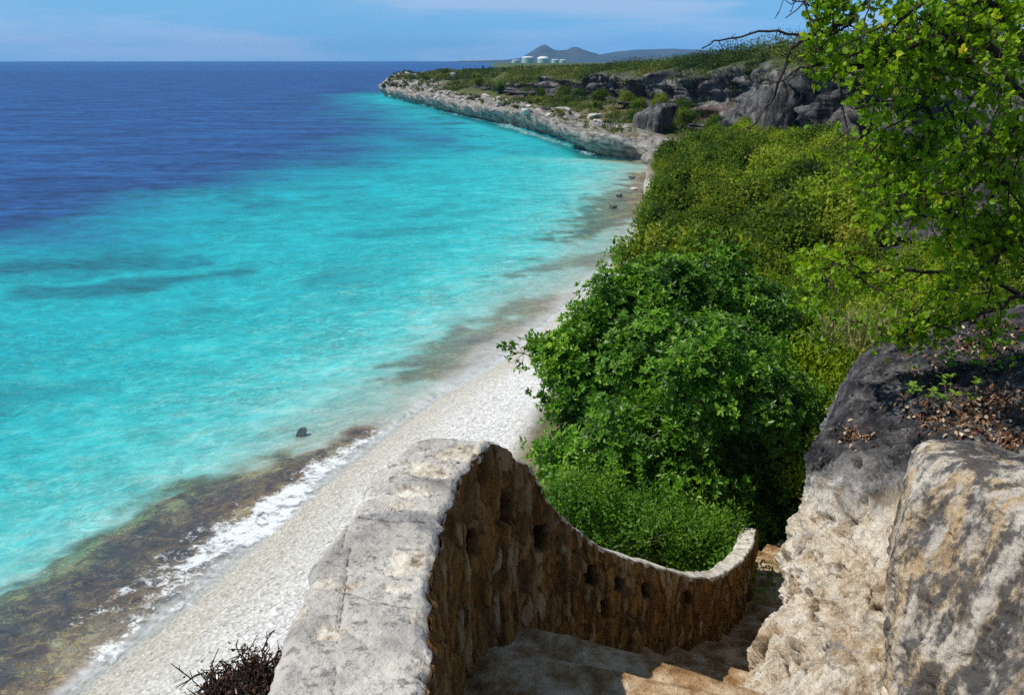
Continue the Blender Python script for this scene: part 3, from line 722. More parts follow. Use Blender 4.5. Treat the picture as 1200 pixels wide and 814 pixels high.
skO = np.stack([TP[:, -1] - nin * k - np.array([0, 0, dz]) for k, dz in ((.02, .03), (.012, .16))], 1)
TT = np.concatenate([skI, TP, skO], 1)
pad = lambda A: np.concatenate([A[:, :1], A[:, :1], A, A[:, -1:], A[:, -1:]], 1).ravel()
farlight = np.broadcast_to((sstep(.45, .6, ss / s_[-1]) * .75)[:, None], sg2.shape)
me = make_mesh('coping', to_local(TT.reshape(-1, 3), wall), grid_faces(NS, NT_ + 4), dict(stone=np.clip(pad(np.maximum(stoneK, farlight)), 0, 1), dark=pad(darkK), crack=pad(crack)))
link('coping', me, M_coping(), wall)

# ------------------------------------------------------------------ stairway
stair = empty('stone_stairway', (0.5, 4.6, CAMZ - 3.3), 'brown stone stairway descending between the parapet wall and the rock', 'stairs')
stair['kind'] = 'structure'
mdirt = M_dirt()
tot = s_[-1]
step_s = np.concatenate([np.arange(.0, 3.4, .62), np.arange(3.75, tot + 2.6, .52)])
def base_at(s):
    if s <= tot:
        k = np.interp(s, ss, np.arange(NS)); i = int(k)
        return np.array([np.interp(s, ss, Wi[:, 0]), np.interp(s, ss, Wi[:, 1])]), np.interp(s, ss, Wb), np.array([np.interp(s, ss, catx), np.interp(s, ss, caty)])
    e = s - tot; dd = dirv[-20:].mean(0)
    ang = e * .28; dr = np.array([dd[0] * math.cos(ang) + dd[1] * math.sin(ang), -dd[0] * math.sin(ang) + dd[1] * math.cos(ang)])
    return Wi[-1, :2] + dd * e * .75 + dr * e * .25, Wb[-1] - .3 * e, dr
kern = np.ones(60) / 60
sm_d = np.stack([np.convolve(np.pad(dirv[:, k], 30, 'edge'), kern, 'same')[30:-30] for k in (0, 1)], 1); sm_d /= np.linalg.norm(sm_d, axis=1, keepdims=True)
catx, caty = sm_d[:, 0], sm_d[:, 1]
for k in range(len(step_s) - 1):
    s0, s1 = step_s[k], step_s[k + 1] + .03
    z = base_at(min((s0 + s1) / 2, tot + 3))[1]
    zn = base_at(min(s1 + .25, tot + 3))[1]
    a, _, d0 = base_at(s0); b, _, d1 = base_at(s1)
    r0 = np.array([d0[1], -d0[0]]); r1 = np.array([d1[1], -d1[0]])
    n = 34; c = np.linspace(-.12, 2.3, n)
    mrow = 14
    rows = []
    for t in np.linspace(0, 1, mrow):
        base = a * (1 - t) + b * t; r = r0 * (1 - t) + r1 * t
        wob = fbm(np.column_stack([c * 2.2, np.full(n, k * 3.7), np.full(n, .5)]), 3, 70) * .07 * (t > .5)
        dd = d0 * (1 - t) + d1 * t
        xyp = base + c[:, None] * r + wob[:, None] * dd
        zz = z + fbm(np.column_stack([xyp * 3.5, np.full(n, k)]), 4, 71) * .03 - .03 * sstep(.9, 1, t) + (.0 if t < 1 else -.02)
        rows.append(np.column_stack([xyp, zz]))
    last = rows[-1].copy(); dd = d1
    for dz in (.06, .14, .3): q_ = last.copy(); q_[:, :2] += dd * .012; q_[:, 2] -= dz; rows.append(q_)
    first = rows[0].copy(); first[:, 2] -= .02
    Gs = np.stack(rows)
    me = make_mesh('step', Gs.reshape(-1, 3) - np.array(stair.location), grid_faces(len(rows), n, flip=True))
    link('step', me, mdirt, stair)

# ------------------------------------------------------------------ rock outcrop on the right
net = [
 [P(960, 700, 9.6), P(898, 790, 7.3), P(884, 840, 6.1), P(955, 930, 5.4), P(1075, 990, 4.9), P(1330, 1080, 4.1)],
 [P(960, 660, 9.6), P(895, 750, 7.45), P(886, 806, 6.2), P(960, 860, 5.6), P(1080, 900, 5.1), P(1330, 960, 4.4)],
 [P(965, 620, 9.6), P(908, 700, 7.65), P(925, 735, 6.7), P(990, 765, 6.0), P(1090, 785, 5.6), P(1330, 800, 5.0)],
 [P(975, 560, 9.7), P(922, 640, 7.8), P(955, 655, 7.0), P(1010, 660, 6.4), P(1085, 660, 6.1), P(1330, 680, 5.5)],
 [P(990, 510, 9.8), P(942, 570, 8.0), P(980, 575, 7.35), P(1030, 575, 6.85), P(1100, 570, 6.5), P(1330, 590, 5.9)],
 [P(1010, 450, 9.9), P(955, 515, 8.15), P(1000, 510, 7.7), P(1050, 508, 7.3), P(1120, 500, 7.0), P(1330, 520, 6.5)],
 [P(1040, 410, 10.0), P(990, 455, 8.45), P(1035, 448, 8.1), P(1085, 440, 7.9), P(1150, 432, 7.7), P(1330, 430, 7.2)],
 [P(1080, 390, 10.4), P(1040, 418, 8.9), P(1080, 408, 8.8), P(1130, 395, 8.7), P(1200, 380, 8.6), P(1350, 370, 8.2)],
 [P(1110, 395, 11.), P(1085, 405, 9.8), P(1120, 395, 9.8), P(1180, 370, 9.8), P(1250, 345, 9.6), P(1400, 320, 9.2)],
]
net = np.array(net)
NU, NVV = 460, 440
A = catmull(net, NU); A = np.swapaxes(catmull(np.swapaxes(A, 0, 1), NVV), 0, 1)
nr = grid_normals(A)
if (nr[NU // 2, NVV // 2] @ np.array([-1, -1, .3])) < 0: nr = -nr
pa = A.reshape(-1, 3)
rowf = np.broadcast_to(np.linspace(0, 1, NU)[:, None], (NU, NVV)); colf = np.broadcast_to(np.linspace(0, 1, NVV)[None], (NU, NVV))
lower = sstep(.72, .5, rowf)
w1, w2, cid = worley(pa * np.array([3.6, 3.6, 4.6]) + fbm(pa * 2.5, 3, 4)[:, None] * .6, 5)
wf1, wf2, _ = worley(pa * np.array([8.5, 8.5, 10]) + fbm(pa * 5, 2, 6)[:, None] * .6, 25)
lumps = (.5 - w1).reshape(NU, NVV); lump2 = (.5 - wf1).reshape(NU, NVV)
crk = sstep(.16, .0, w2 - w1).reshape(NU, NVV) * sstep(-.1, .3, fbm(pa * 2.0, 3, 67)).reshape(NU, NVV)
wp = pa + fbm(pa * 3, 3, 68)[:, None] * .12
kar = ridged(wp * np.array([3.2, 3.2, 4.4]), 5, 63, .58).reshape(NU, NVV); kar2 = ridged(wp * np.array([9, 9, 12]), 4, 65, .6).reshape(NU, NVV)
cs = cid.reshape(NU, NVV); wf3, wf4, cid2 = worley(wp * np.array([8, 8, 7]) + fbm(wp * 6, 2, 69)[:, None] * .5, 35)
crk2 = sstep(.12, 0, wf4 - wf3).reshape(NU, NVV) * sstep(-.2, .2, fbm(pa * 3.1, 3, 59)).reshape(NU, NVV)
rib = ridged(wp @ np.array([[1, 0, 0], [0, 1, 0], [.5, .3, 1]]) * np.array([2.6, 2.6, .9]), 4, 57).reshape(NU, NVV)
dz = fbm(pa * .9, 4, 61).reshape(NU, NVV) * .2 + lower * (fbm(pa * 2.2, 4, 64, .5).reshape(NU, NVV) * .10 + (cs - .5) * .05 + (cid2.reshape(NU, NVV) - .5) * .024 + rib * .06 + kar * .05 + kar2 * .022 + vnoise(pa * 42, 53).reshape(NU, NVV) * .007 - crk * .05 - crk2 * .022) + (1 - lower) * (fbm(pa * np.array([3, 3, 3]), 5, 66, .6).reshape(NU, NVV) * .08 + kar2 * .022 + vnoise(pa * 38, 54).reshape(NU, NVV) * .007 + (cid2.reshape(NU, NVV) - .5) * .02 - crk * .03)
holes = sstep(.30, .55, fbm(pa * np.array([5.2, 5.2, 7.5]), 4, 88, .6)).reshape(NU, NVV) * lower
dz -= holes * .15
A2 = A + nr * dz[:, :, None]
upn = np.abs(grid_normals(A2)[:, :, 2])
dark = np.clip(sstep(.34, .76, rowf + .16 * fbm(pa * 1.5, 4, 62).reshape(NU, NVV)) + .15 * sstep(.55, .95, upn), 0, 1)
rock = empty('rock_outcrop', tuple(net[1][3]), 'cream limestone outcrop with blackened top right of the stairway', 'rock')
FQ = grid_faces(NU, NVV)
me = make_mesh('rock_outcrop', A2.reshape(-1, 3) - np.array(rock.location), FQ, dict(dark=dark.ravel(), pit=np.clip(holes * .85 + crk * .3 * lower + crk2 * .5 * lower + np.maximum(kar2, 0) * .3 * lower, 0, 1).ravel()))
bpy.data.objects.remove(rock)
rock = link('rock_outcrop', me, M_rock()); rock.location = net[1][3]
setp(rock, 'cream limestone outcrop with blackened top right of the stairway', 'rock')
# cut block with a flat stained face
nb = [
 [P(1052, 900, 5.6), P(1065, 930, 5.1), P(1130, 960, 4.75), P(1200, 980, 4.45), P(1300, 1010, 4.1)],
 [P(1045, 760, 5.95), P(1055, 770, 5.5), P(1120, 790, 5.15), P(1200, 805, 4.8), P(1300, 830, 4.4)],
 [P(1046, 660, 6.15), P(1052, 665, 5.7), P(1115, 680, 5.35), P(1200, 690, 4.95), P(1300, 705, 4.55)],
 [P(1058, 580, 6.35), P(1063, 583, 5.85), P(1120, 598, 5.45), P(1200, 620, 5.05), P(1300, 640, 4.65)],
 [P(1072, 537, 6.5), P(1074, 540, 5.95), P(1125, 556, 5.55), P(1200, 583, 5.12), P(1300, 610, 4.7)],
 [P(1084, 523, 6.7), P(1088, 526, 6.05), P(1133, 541, 5.65), P(1203, 568, 5.22), P(1300, 596, 4.8)],
 [P(1105, 520, 6.9), P(1112, 521, 6.3), P(1155, 533, 5.9), P(1222, 553, 5.5), P(1320, 580, 5.1)],
 [P(1140, 520, 7.1), P(1150, 524, 6.7), P(1190, 532, 6.4), P(1250, 545, 6.0), P(1340, 570, 5.6)],
]
nb = np.array(nb); NB = 330
B = catmull(nb, NB); B = np.swapaxes(catmull(np.swapaxes(B, 0, 1), NB), 0, 1); nB = grid_normals(B)
if nB[NB // 2, NB // 2] @ np.array([-1, -1, .3]) < 0: nB = -nB
pb = B.reshape(-1, 3)
rb = np.broadcast_to(np.linspace(0, 1, NB)[:, None], (NB, NB))
db = fbm(pb * 1.6, 4, 81).reshape(NB, NB) * .05 + fbm(pb * np.array([7, 7, 3.5]), 5, 82).reshape(NB, NB) * .03 + ridged(pb * np.array([8, 8, 6]), 4, 85).reshape(NB, NB) * .016 + vnoise(pb * 42, 86).reshape(NB, NB) * .006 - sstep(.25, .6, fbm(pb * np.array([9, 9, 9]), 3, 84)).reshape(NB, NB) * .035 * sstep(.75, .3, rb) + sstep(.45, .1, rb) * ridged(pb * 4, 4, 83).reshape(NB, NB) * .05
B2 = B + nB * db[:, :, None]
me = make_mesh('cut_rock_face', B2.reshape(-1, 3) - nb[1][2], grid_faces(NB, NB), dict(dark=(sstep(.74, .95, rb) * .8 + sstep(.5, .05, rb) * .75 * sstep(.45, 1., np.broadcast_to(np.linspace(0, 1, NB)[None], (NB, NB)))).ravel()))
blk = link('cut_rock_face', me, M_block()); blk.location = nb[1][2]
setp(blk, 'flat cut rock ledge with black and ochre vertical stains', 'rock')

# ------------------------------------------------------------------ plants
bark_grey = bark_mat('grey_brown_bark', (.05, .038, .028), (.16, .13, .10))
bark_dark = bark_mat('dark_thorny_bark', (.022, .015, .012), (.07, .05, .038), 14)
m_big = leaf_mat('broad_green_leaves', [(0, (.022, .065, .004)), (.35, (.06, .155, .006)), (.7, (.13, .29, .010)), (1, (.30, .44, .03))], .42, .32, .4, (1.3, 1.5, .5))
m_lime = leaf_mat('bright_green_leaves', [(0, (.04, .11, .008)), (.5, (.09, .21, .012)), (1, (.2, .32, .025))], .5, .38, .3)
m_olive = leaf_mat('olive_leaves', [(0, (.03, .065, .004)), (.4, (.085, .155, .006)), (.75, (.15, .22, .010)), (1, (.28, .28, .03))], .55, .35, .2, (1.4, 1.35, .4), .75)
m_yell = leaf_mat('yellow_green_leaves', [(0, (.06, .11, .005)), (.4, (.16, .25, .008)), (.8, (.25, .34, .012)), (1, (.36, .34, .05))], .55, .36, .2, (1.35, 1.3, .4), .7)
m_scrub = leaf_mat('scrub_leaves', [(0, (.018, .038, .005)), (.4, (.055, .095, .010)), (.75, (.12, .155, .016)), (1, (.26, .22, .07))], .6, .3, .2)
m_thorn = leaf_mat('round_thorn_leaves', [(0, (.07, .15, .005)), (.45, (.18, .31, .008)), (.85, (.34, .48, .014)), (.97, (.50, .52, .03)), (1, (.65, .5, .03))], .5, .5, .3, (1.3, 1.35, .4))
m_dry = leaf_mat('dry_litter', [(0, (.06, .03, .02)), (.4, (.18, .09, .05)), (.7, (.30, .18, .11)), (.9, (.5, .38, .27)), (1, (.62, .5, .36))], .8, .1, .15)

def rosettes(mb, C, A, n, L, W, tint, six=True, spread=(.55, 1.25)):
    """n leaves around every twig tip C with axis A"""
    m = len(C); A = unit(A)
    ref = rnd_unit(m); X = unit(np.cross(A, ref)); Y = np.cross(A, X)
    for k in range(n):
        th = 2 * math.pi * (k / n) + R.uniform(-.5, .5, m); el = R.uniform(*spread, m)
        rad = np.cos(th)[:, None] * X + np.sin(th)[:, None] * Y
        U = np.cos(el)[:, None] * A + np.sin(el)[:, None] * rad
        N = unit(np.sin(el)[:, None] * A - np.cos(el)[:, None] * rad + rnd_unit(m) * .25)
        sc = R.uniform(.7, 1.2, m)
        leaves(mb, C + U * .01, U, N, L * sc, W * sc, np.clip(tint + R.uniform(-.18, .18, m), 0, 1), six)

def limb(p, q, r0, r1, mb, wig=.08, n=9, sag=0.0):
    p, q = np.asarray(p, float), np.asarray(q, float); t = np.linspace(0, 1, n)[:, None]
    L = np.linalg.norm(q - p)
    off = fbm(np.column_stack([t[:, 0] * 2.3, np.full(n, p[0] * 3.1 + q[1]), np.full(n, q[2])]), 2, 5)[:, None] * rnd_unit(1) * L * wig * 2 * np.sin(t * math.pi)
    pts = p * (1 - t) + q * t + off; pts[:, 2] += sag * L * np.sin(t[:, 0] * math.pi)
    mb.tube(pts, np.linspace(r0, r1, n), 6); return pts

# --- the big broad-leaved tree
lobes = [(715, 378, 15, .78), (672, 432, 14.6, .5), (762, 352, 15.4, .8), (822, 348, 15.8, .8), (880, 372, 15.8, .9), (925, 420, 15.6, .85), (945, 475, 15.2, .75),
         (700, 455, 14.5, .85), (765, 430, 14.1, 1.0), (835, 440, 14.0, 1.05), (690, 535, 13.9, .75), (742, 530, 13.0, .9), (812, 540, 13.0, .9), (872, 520, 13.4, .9),
         (915, 545, 14.4, .75), (700, 592, 13.0, .62), (850, 590, 13.2, .7), (722, 348, 15.3, .4), (672, 392, 14.8, .35), (775, 590, 12.6, .7), (790, 322, 15.6, .35), (648, 408, 14.6, .25), (690, 490, 14.3, .5), (655, 545, 14.2, .3), (822, 440, 12.2, .6), (880, 465, 12.3, .65), (925, 500, 12.6, .6), (905, 545, 13.2, .6)]  # the last, nearer lobes are added to shade the path end
tb = np.array([2.75, 13.6, ground_z(2.75, 13.6)])
tree = empty('broadleaf_tree', tuple(tb), 'large dense tree with glossy dark green leaves behind the parapet wall', 'tree')
mt = MB(); mc = MB()
fork = tb + np.array([.05, -.1, 1.3])
limb(tb - np.array([0, 0, .3]), fork, .2, .15, mt, .05)
tips = []; axes = []; tin = []
for (u, v, d, r) in lobes:
    c = P(u, v, d)
    pl = limb(fork, c, .07, .025, mt, .12, 10, .1)
    for k in range(int(4 + 8 * r)):
        dv = rnd_unit(1)[0]; dv[2] = abs(dv[2]) * .7
        st = pl[R.randint(5, 9)]
        limb(st, c + dv * r * .8, .016, .006, mt, .1, 6)
    r = r * .88
    n = int(1900 * r ** 2) + 40
    dv = rnd_unit(n); dv = dv[(dv[:, 2] > -.75)]; n = len(dv)
    rr = r * (R.uniform(.0, 1, n) ** .3) * (1 + .5 * fbm(dv * 2.6 + c, 3, 14))
    tips.append(c + dv * rr[:, None] * np.array([1, 1, .9])); axes.append(unit(dv + np.array([-.15, -.1, .55])))
    cl = fbm((c + dv * rr[:, None]) * 2.6, 3, 15) * 1.5
    tin.append(np.clip(.42 + .4 * cl + R.uniform(-.12, .12, n), 0, 1))
# sprays sticking out of the outline
for k in range(150):
    u, v, d, r = lobes[R.randint(len(lobes))]; c = P(u, v, d); dv = rnd_unit(1)[0]; dv[2] = abs(dv[2]) * .9 - .1; dv[1] = -abs(dv[1]) * .6; dv = unit(dv)
    r *= .88; e = c + dv * r * R.uniform(1.02, 1.25); limb(c + dv * r * .5, e, .012, .004, mt, .08, 5)
    n = R.randint(10, 26); tips.append(e + R.normal(size=(n, 3)) * .1); axes.append(unit(dv + rnd_unit(n) * .7 + np.array([0, 0, .4]))); tin.append(np.clip(R.uniform(.25, .85) + R.uniform(-.1, .1, n), 0, 1))
# twig reaching out over the beach
tw = limb(P(650, 425, 14.5), P(598, 412, 14.4), .012, .004, mt, .05, 8)
for (u, v) in ((596, 412), (600, 425), (606, 402), (618, 400), (612, 432), (592, 405), (628, 408), (624, 392)):
    c = P(u, v, 14.4); limb(tw[5], c, .005, .003, mt, .05, 4)
    tips.append(c + R.normal(size=(4, 3)) * .06); axes.append(unit(R.normal(size=(4, 3)) + np.array([-.3, 0, .5]))); tin.append(R.uniform(.3, .8, 4))
tips = np.concatenate(tips); axes = np.concatenate(axes); tin = np.concatenate(tin)
rosettes(mc, tips - tb, axes, 6, .078, .040, tin, True, (.5, 1.45))
mt.v = [v_ - tb for v_ in mt.v]
link('trunk', mt.build('trunk'), bark_grey, tree)
link('crown', mc.build('crown', False), m_big, tree)

# --- generic bushes: variants built once, copied
def bush_meshes(name, r, h, nleaf, L, W, nl=9, twigs=True):
    """crown of several lobes and a stem, base at the origin"""
    mb, ms = MB(), MB()
    ls = []
    for k in range(nl):
        a = R.uniform(0, 2 * math.pi); q = r * .62 * math.sqrt(R.uniform(0, 1)); zz = h * R.uniform(.32, .74) * (1 - .25 * (q / r) ** 2)
        ls.append((np.array([q * math.cos(a), q * math.sin(a), zz]), r * R.uniform(.36, .55)))
    tot_ = sum(l[1] ** 2 for l in ls)
    for c, lr in ls:
        limb((0, 0, -.3), c, .05 * r, .015 * r, ms, .12, 6)
        for _ in range(4):
            limb(c * .75, c + rnd_unit(1)[0] * lr * .9, .012 * r, .004 * r, ms, .1, 4)
        n = int(nleaf * lr ** 2 / tot_)
        ncl = max(6, n // 12)
        dv = rnd_unit(ncl); dv[:, 2] = np.where(dv[:, 2] < -.5, -dv[:, 2], dv[:, 2])
        cc = c + dv * (lr * (R.uniform(0, 1, ncl) ** .25) * (1 + .5 * fbm(dv * 2 + c, 3, 8)))[:, None] * np.array([1, 1, .85])
        ct = np.clip(.42 + .5 * fbm(cc * 1.4, 2, 9) + R.uniform(-.15, .15, ncl), 0, 1)
        k = R.randint(0, ncl, n)
        C = cc[k] + R.normal(size=(n, 3)) * L * .95
        U = unit(dv[k] * .7 + rnd_unit(n) + np.array([0, 0, .15]))
        N = unit(dv[k] * 1.3 + np.array([0, 0, .3]) + rnd_unit(n) * .55)
        leaves(mb, C, U, N, L * R.uniform(.7, 1.25, n), W * R.uniform(.7, 1.25, n), np.clip(ct[k] + R.uniform(-.2, .2, n), 0, 1), False, .3)
    return mb.build(name + '_crown', False), ms.build(name + '_stem')
def plant(name, meshes, mat, loc, label, cat, group, rz=None, sc=1.0, pcrown='crown', pstem='stem'):
    o = empty(name, loc, label, cat, group, R.uniform(0, 6.28) if rz is None else rz, sc)
    link(pcrown, meshes[0], None, o); link(pstem, meshes[1], None, o)
    return o
def variants(name, mats, **kw):
    out = []
    for m in mats:
        a, b = bush_meshes(name, **kw); a.materials.append(m); b.materials.append(bark_grey); out.append((a, b))
    return out
far_ol = variants('thicket_far', [m_olive, m_olive, m_olive], r=2.0, h=3.2, nleaf=4600, L=.23, W=.13, nl=7)
far_ye = variants('yellow_far', [m_yell, m_yell], r=2.0, h=2.9, nleaf=4200, L=.23, W=.13, nl=7)
near_ol = variants('thicket_near', [m_olive, m_yell, m_yell], r=1.3, h=2.4, nleaf=8500, L=.085, W=.045)
near_dk = variants('thicket_dark', [m_big], r=1.2, h=2.2, nleaf=7000, L=.09, W=.045)

# thicket on the terrace behind the beach
cnt = 0
y = 40.0
while y < 128:
    p = profile([y])[0]
    x0, x1 = (p[3, 0] + 1.3 if y < 62 else p[1, 0] + 1.6), p[5, 0] - .5
    x = x0 + R.uniform(0, 1.0)
    while x < x1:
        yy = y + R.uniform(-1, 1); frac = (x - x0) / (x1 - x0)
        lime = (frac > .45 and R.uniform() < .75) if y > 70 else R.uniform() < .25 + .5 * frac
        zz = ground_z(x, yy) - .15
        sc = R.uniform(.65, 1.5) * (0.95 if frac > .1 else .85)
        if y > 112: sc *= .75
        if 100 < y and frac < .35 and y > 106:
            sc *= .5
        if lime: plant('yellow_green_shrub', far_ye[R.randint(2)], None, (x, yy, zz), 'yellow green shrub in the thicket below the grey cliff', 'shrub', 'yellow green shrubs below the cliff', sc=sc)
        else: plant('olive_green_shrub', far_ol[R.randint(3)], None, (x, yy, zz), 'dark olive rounded shrub in the thicket behind the beach', 'shrub', 'olive shrubs of the beach thicket', sc=sc)
        cnt += 1
        x += R.uniform(2.5, 3.5)
    y += 3.0 if y > 60 else 2.6
# nearer slope right of the big tree
spots = []
y = 15.5
while y < 40:
    p = profile([y])[0]
    x0, x1 = max(p[4, 0] + 1.5, 4.6 + (y - 15) * .12), p[7, 0] + 1.5
    x = x0
    while x < x1:
        spots.append((x + R.uniform(-.4, .4), y + R.uniform(-.6, .6))); x += R.uniform(1.5, 2.1)
    y += 1.9
for (x, yy) in spots:
    zz = ground_z(x, yy) - .1
    plant('slope_shrub', near_ol[R.randint(3)], None, (x, yy, zz), 'fine leaved olive shrub on the slope right of the big tree', 'shrub', 'olive shrubs on the near slope', sc=R.uniform(.8, 1.25))
for (u, v, d, sc, lb) in ((925, 560, 14.0, .95, 'shaded olive shrub beside the big tree above the path end'), (965, 430, 13.8, .9, 'olive shrub between the big tree and the rock outcrop'), (985, 520, 12.6, .7, 'small olive shrub close behind the rock outcrop'), (915, 600, 13.4, .85, 'shrub added to darken the path end between wall tip and rock')):  # the last shrub is added to darken the path end
    c = P(u, v, d); g = ground_z(c[0], c[1])
    plant('slope_shrub', near_ol[R.randint(2)], None, (c[0], c[1], min(g, c[2] - 1.2)), lb, 'shrub', None, sc=(sc, sc, max(.6, (c[2] + .5 - g) / 2.4)))
# bright bush right behind the wall
br = variants('bright_bush', [m_lime], r=1.0, h=1.5, nleaf=6500, L=.075, W=.034)
for (u, v, d, sc, lb) in ((760, 640, 10.6, 1.0, 'bright green feathery bush directly behind the low middle of the parapet wall'), (690, 600, 10.2, .8, 'bright green bush behind the steep part of the parapet wall'), (825, 640, 10.4, .75, 'bright green bush at the left of the parapet wall end')):
    c = P(u, v, d)
    plant('green_bush', br[0], None, (c[0], c[1], c[2] - .9 * sc), lb, 'bush', None, sc=sc)

# --- headland scrub: one mass, plus single bushes that stand out
Gf = G
def scatter_scrub():
    mb = MB(); tw = []
    picks = []
    Yr = Gf[:, 0, 1]
    rows = np.where((Yr > 88) & (Yr < 520))[0]
    area = np.gradient(Yr)[rows]; pr_ = area / area.sum()
    for lo, hi, n, h in ((2.3, 3.4, 900, .5), (3.2, 4.9, 1700, .75), (8.0, 9.9, 2600, 1.5), (7.5, 8.5, 900, 1.0), (9.0, 9.95, 900, 1.7), (8.2, 9.6, 1500, .8), (5.2, 7.6, 420, .9)):
        c_ok = np.where((seg_id >= lo) & (seg_id < hi))[0]
        r = R.choice(rows, n, p=pr_); c = c_ok[R.randint(0, len(c_ok), n)]
        pt = Gf[r, c] + R.normal(size=(n, 3)) * np.array([.6, .3, 0])
        picks.append((pt, h, lo))
    for pt, h, lo in picks:
        if lo < 7: pt = pt[(pt[:, 1] > 124)]
        keep_ = fbm(pt * np.array([.06, .04, 0]), 3, 6) > (-.15 if lo < 7 else -.55)
        keep_ |= pt[:, 1] < 200 if lo > 7 else False
        if lo == 5.2: keep_ = fbm(pt * np.array([.02, .08, 0]), 3, 46) > .12
        pt = pt[keep_]
        fd = 1 - .45 * sstep(300, 380, pt[:, 1])
        hs = h * R.uniform(.35, 1.0, len(pt)) ** .8 * 1.3 * fd * (1 + .55 * sstep(230, 150, pt[:, 1]) * (lo > 7.6)) * (.75 + .6 * sstep(-.2, .4, fbm(pt * np.array([.05, .05, 0]), 3, 26))); base_t = np.clip(.45 + .6 * fbm(pt * np.array([.09, .07, 0]), 3, 16) + R.uniform(-.33, .33, len(pt)), 0, 1)
        nlf = 46
        k = np.repeat(np.arange(len(pt)), nlf); n = len(k)
        dv = rnd_unit(n); dv[:, 2] = np.abs(dv[:, 2])
        C = pt[k] + dv * (hs[k] * R.uniform(.3, 1, n) ** .5)[:, None] * np.array([1.25, 1.25, 1.0])
        Lf = np.clip(.16 + pt[k, 1] * .0007, .2, .5)
        leaves(mb, C, rnd_unit(n) + dv * .4, dv + rnd_unit(n) * .6 + np.array([0, 0, .4]), Lf * R.uniform(.7, 1.4, n), Lf * .7, np.clip(base_t[k] + R.uniform(-.15, .15, n), 0, 1))
    o = link('scrub', mb.build('scrub', False), m_scrub); setp(o, 'low olive and yellowish scrub covering the headland plateau and its slopes', 'scrub', None, 'stuff')
scatter_scrub()
def at_seg(yv, s):
    r = int(np.argmin(np.abs(Gf[:, 0, 1] - yv))); c = int(np.argmin(np.abs(seg_id - s)))
    return Gf[r, c]
hb = [(146, 4.7, 1.0), (152, 4.8, 1.15), (158, 4.75, 1.05), (160, 4.3, .7), (172, 4.8, 1.0), (180, 4.6, .8), (186, 4.8, 1.0), (190, 4.3, .6), (198, 4.75, 1.0), (206, 4.2, .7), (214, 4.75, .9), (224, 4.8, .9), (235, 4.5, .8), (248, 4.6, .8), (262, 4.4, 1.0), (150, 4.0, .5), (169, 3.9, .5), (142, 4.2, .7), (136, 4.6, 1.0), (128, 4.85, 1.0), (222, 3.6, .6), (290, 6.5, .9), (312, 8.2, .9), (335, 8.4, .9), (362, 8.5, .8)]
for (yv, s, sc) in hb:
    p = at_seg(yv, s)
    plant('cliff_bush', far_ol[R.randint(3)], None, (p[0], p[1], p[2] - .3), 'dark green bush standing alone at the foot of the headland cliff' if s < 5 else 'dark green bush on the rim of the headland', 'bush', 'single bushes along the headland cliff' if s < 5 else 'single bushes on the headland rim', sc=sc)

# boulders of the ledge
mt_bould = NT('grey_boulder'); _n = mt_bould.noise(1.3, 9, .74, mt_bould.coord((1, 1, .4)))
mb_mat = mt_bould.surf(mt_bould.principled(mt_bould.ramp(_n, [(.34, (.012, .012, .013)), (.47, (.07, .068, .066)), (.57, (.15, .145, .138)), (.70, (.32, .30, .27))]), .95, .1, mt_bould.bump(_n, .9, .5)))
def boulder(name, loc, size, seed, label, mat=mb_mat, group=None):
    n1_, n2_ = 60, 40
    th = np.linspace(0, 2 * math.pi, n1_, endpoint=True); ph = np.linspace(0.02, math.pi - .02, n2_)
    T, Pq = np.meshgrid(th, ph, indexing='ij')
    d = np.stack([np.sin(Pq) * np.cos(T), np.sin(Pq) * np.sin(T), np.cos(Pq)], -1).reshape(-1, 3)
    rs = np.random.RandomState(seed); pn = unit(rs.normal(size=(15, 3)) * np.array([1, 1, .8])); pn = np.concatenate([pn, [[0, 0, 1.], [0, 0, -1.]]]); ph_ = rs.uniform(.72, 1.0, len(pn))
    dots = np.maximum(d @ pn.T, 1e-3); v = d * np.min(ph_ / dots, axis=1)[:, None].clip(0, 1.35)
    v = v * (1 + .10 * fbm(d * 2.2 + seed, 4, seed) + .06 * ridged(d * 5 + seed, 4, seed + 3) + .035 * ridged(d * np.array([11, 11, 5]) + seed, 3, seed + 5))[:, None] * np.array(size)
    v[:, 0] += v[:, 2] * .25
    me = make_mesh(name, v, grid_faces(n1_, n2_, flip=True))
    o = link(name, me, mat); o.location = loc
    return setp(o, label, 'boulder', group)
pb_ = P(765, 146, 139); boulder('boulder', tuple(pb_), (2.8, 2.6, 3.4), 5, 'large grey angular boulder standing on the pale shore ledge below the cliff')
pb_ = P(464, 100, 372); boulder('boulder', tuple(pb_), (2.7, 3, 2.6), 8, 'dark boulder at the seaward tip of the headland')
pb_ = P(476, 106, 350); boulder('boulder', tuple(pb_), (2.2, 2.5, 2.4), 12, 'brown grey boulder right beside the headland tip boulder')
m_pale = M_simple('pale_limestone_block', (.36, .33, .29), (.62, .58, .52), .8)
for k, (u, v, d, s, lb) in enumerate(((483, 106, 342, 2.2, 'pale upright block just right of the headland tip'), (493, 117, 312, 1.7, 'pale boulder low on the headland shore nearest the tip'), (508, 121, 295, 1.7, 'pale rounded boulder at the waterline of the headland'), (519, 113, 280, 2.2, 'wide pale slab lying on the headland slope'), (531, 87.5, 290, .8, 'small white block on the scrubby headland top'), (770, 212, 118, 1.0, 'small cream boulder on the shore left of the green grass'), (818, 213, 115, .9, 'small white rock among the grass above the bay'))):
    q_ = P(u, v, d); boulder('shore_boulder', tuple(q_), (s, s * 1.1, s * .75), 20 + k, lb, m_pale)
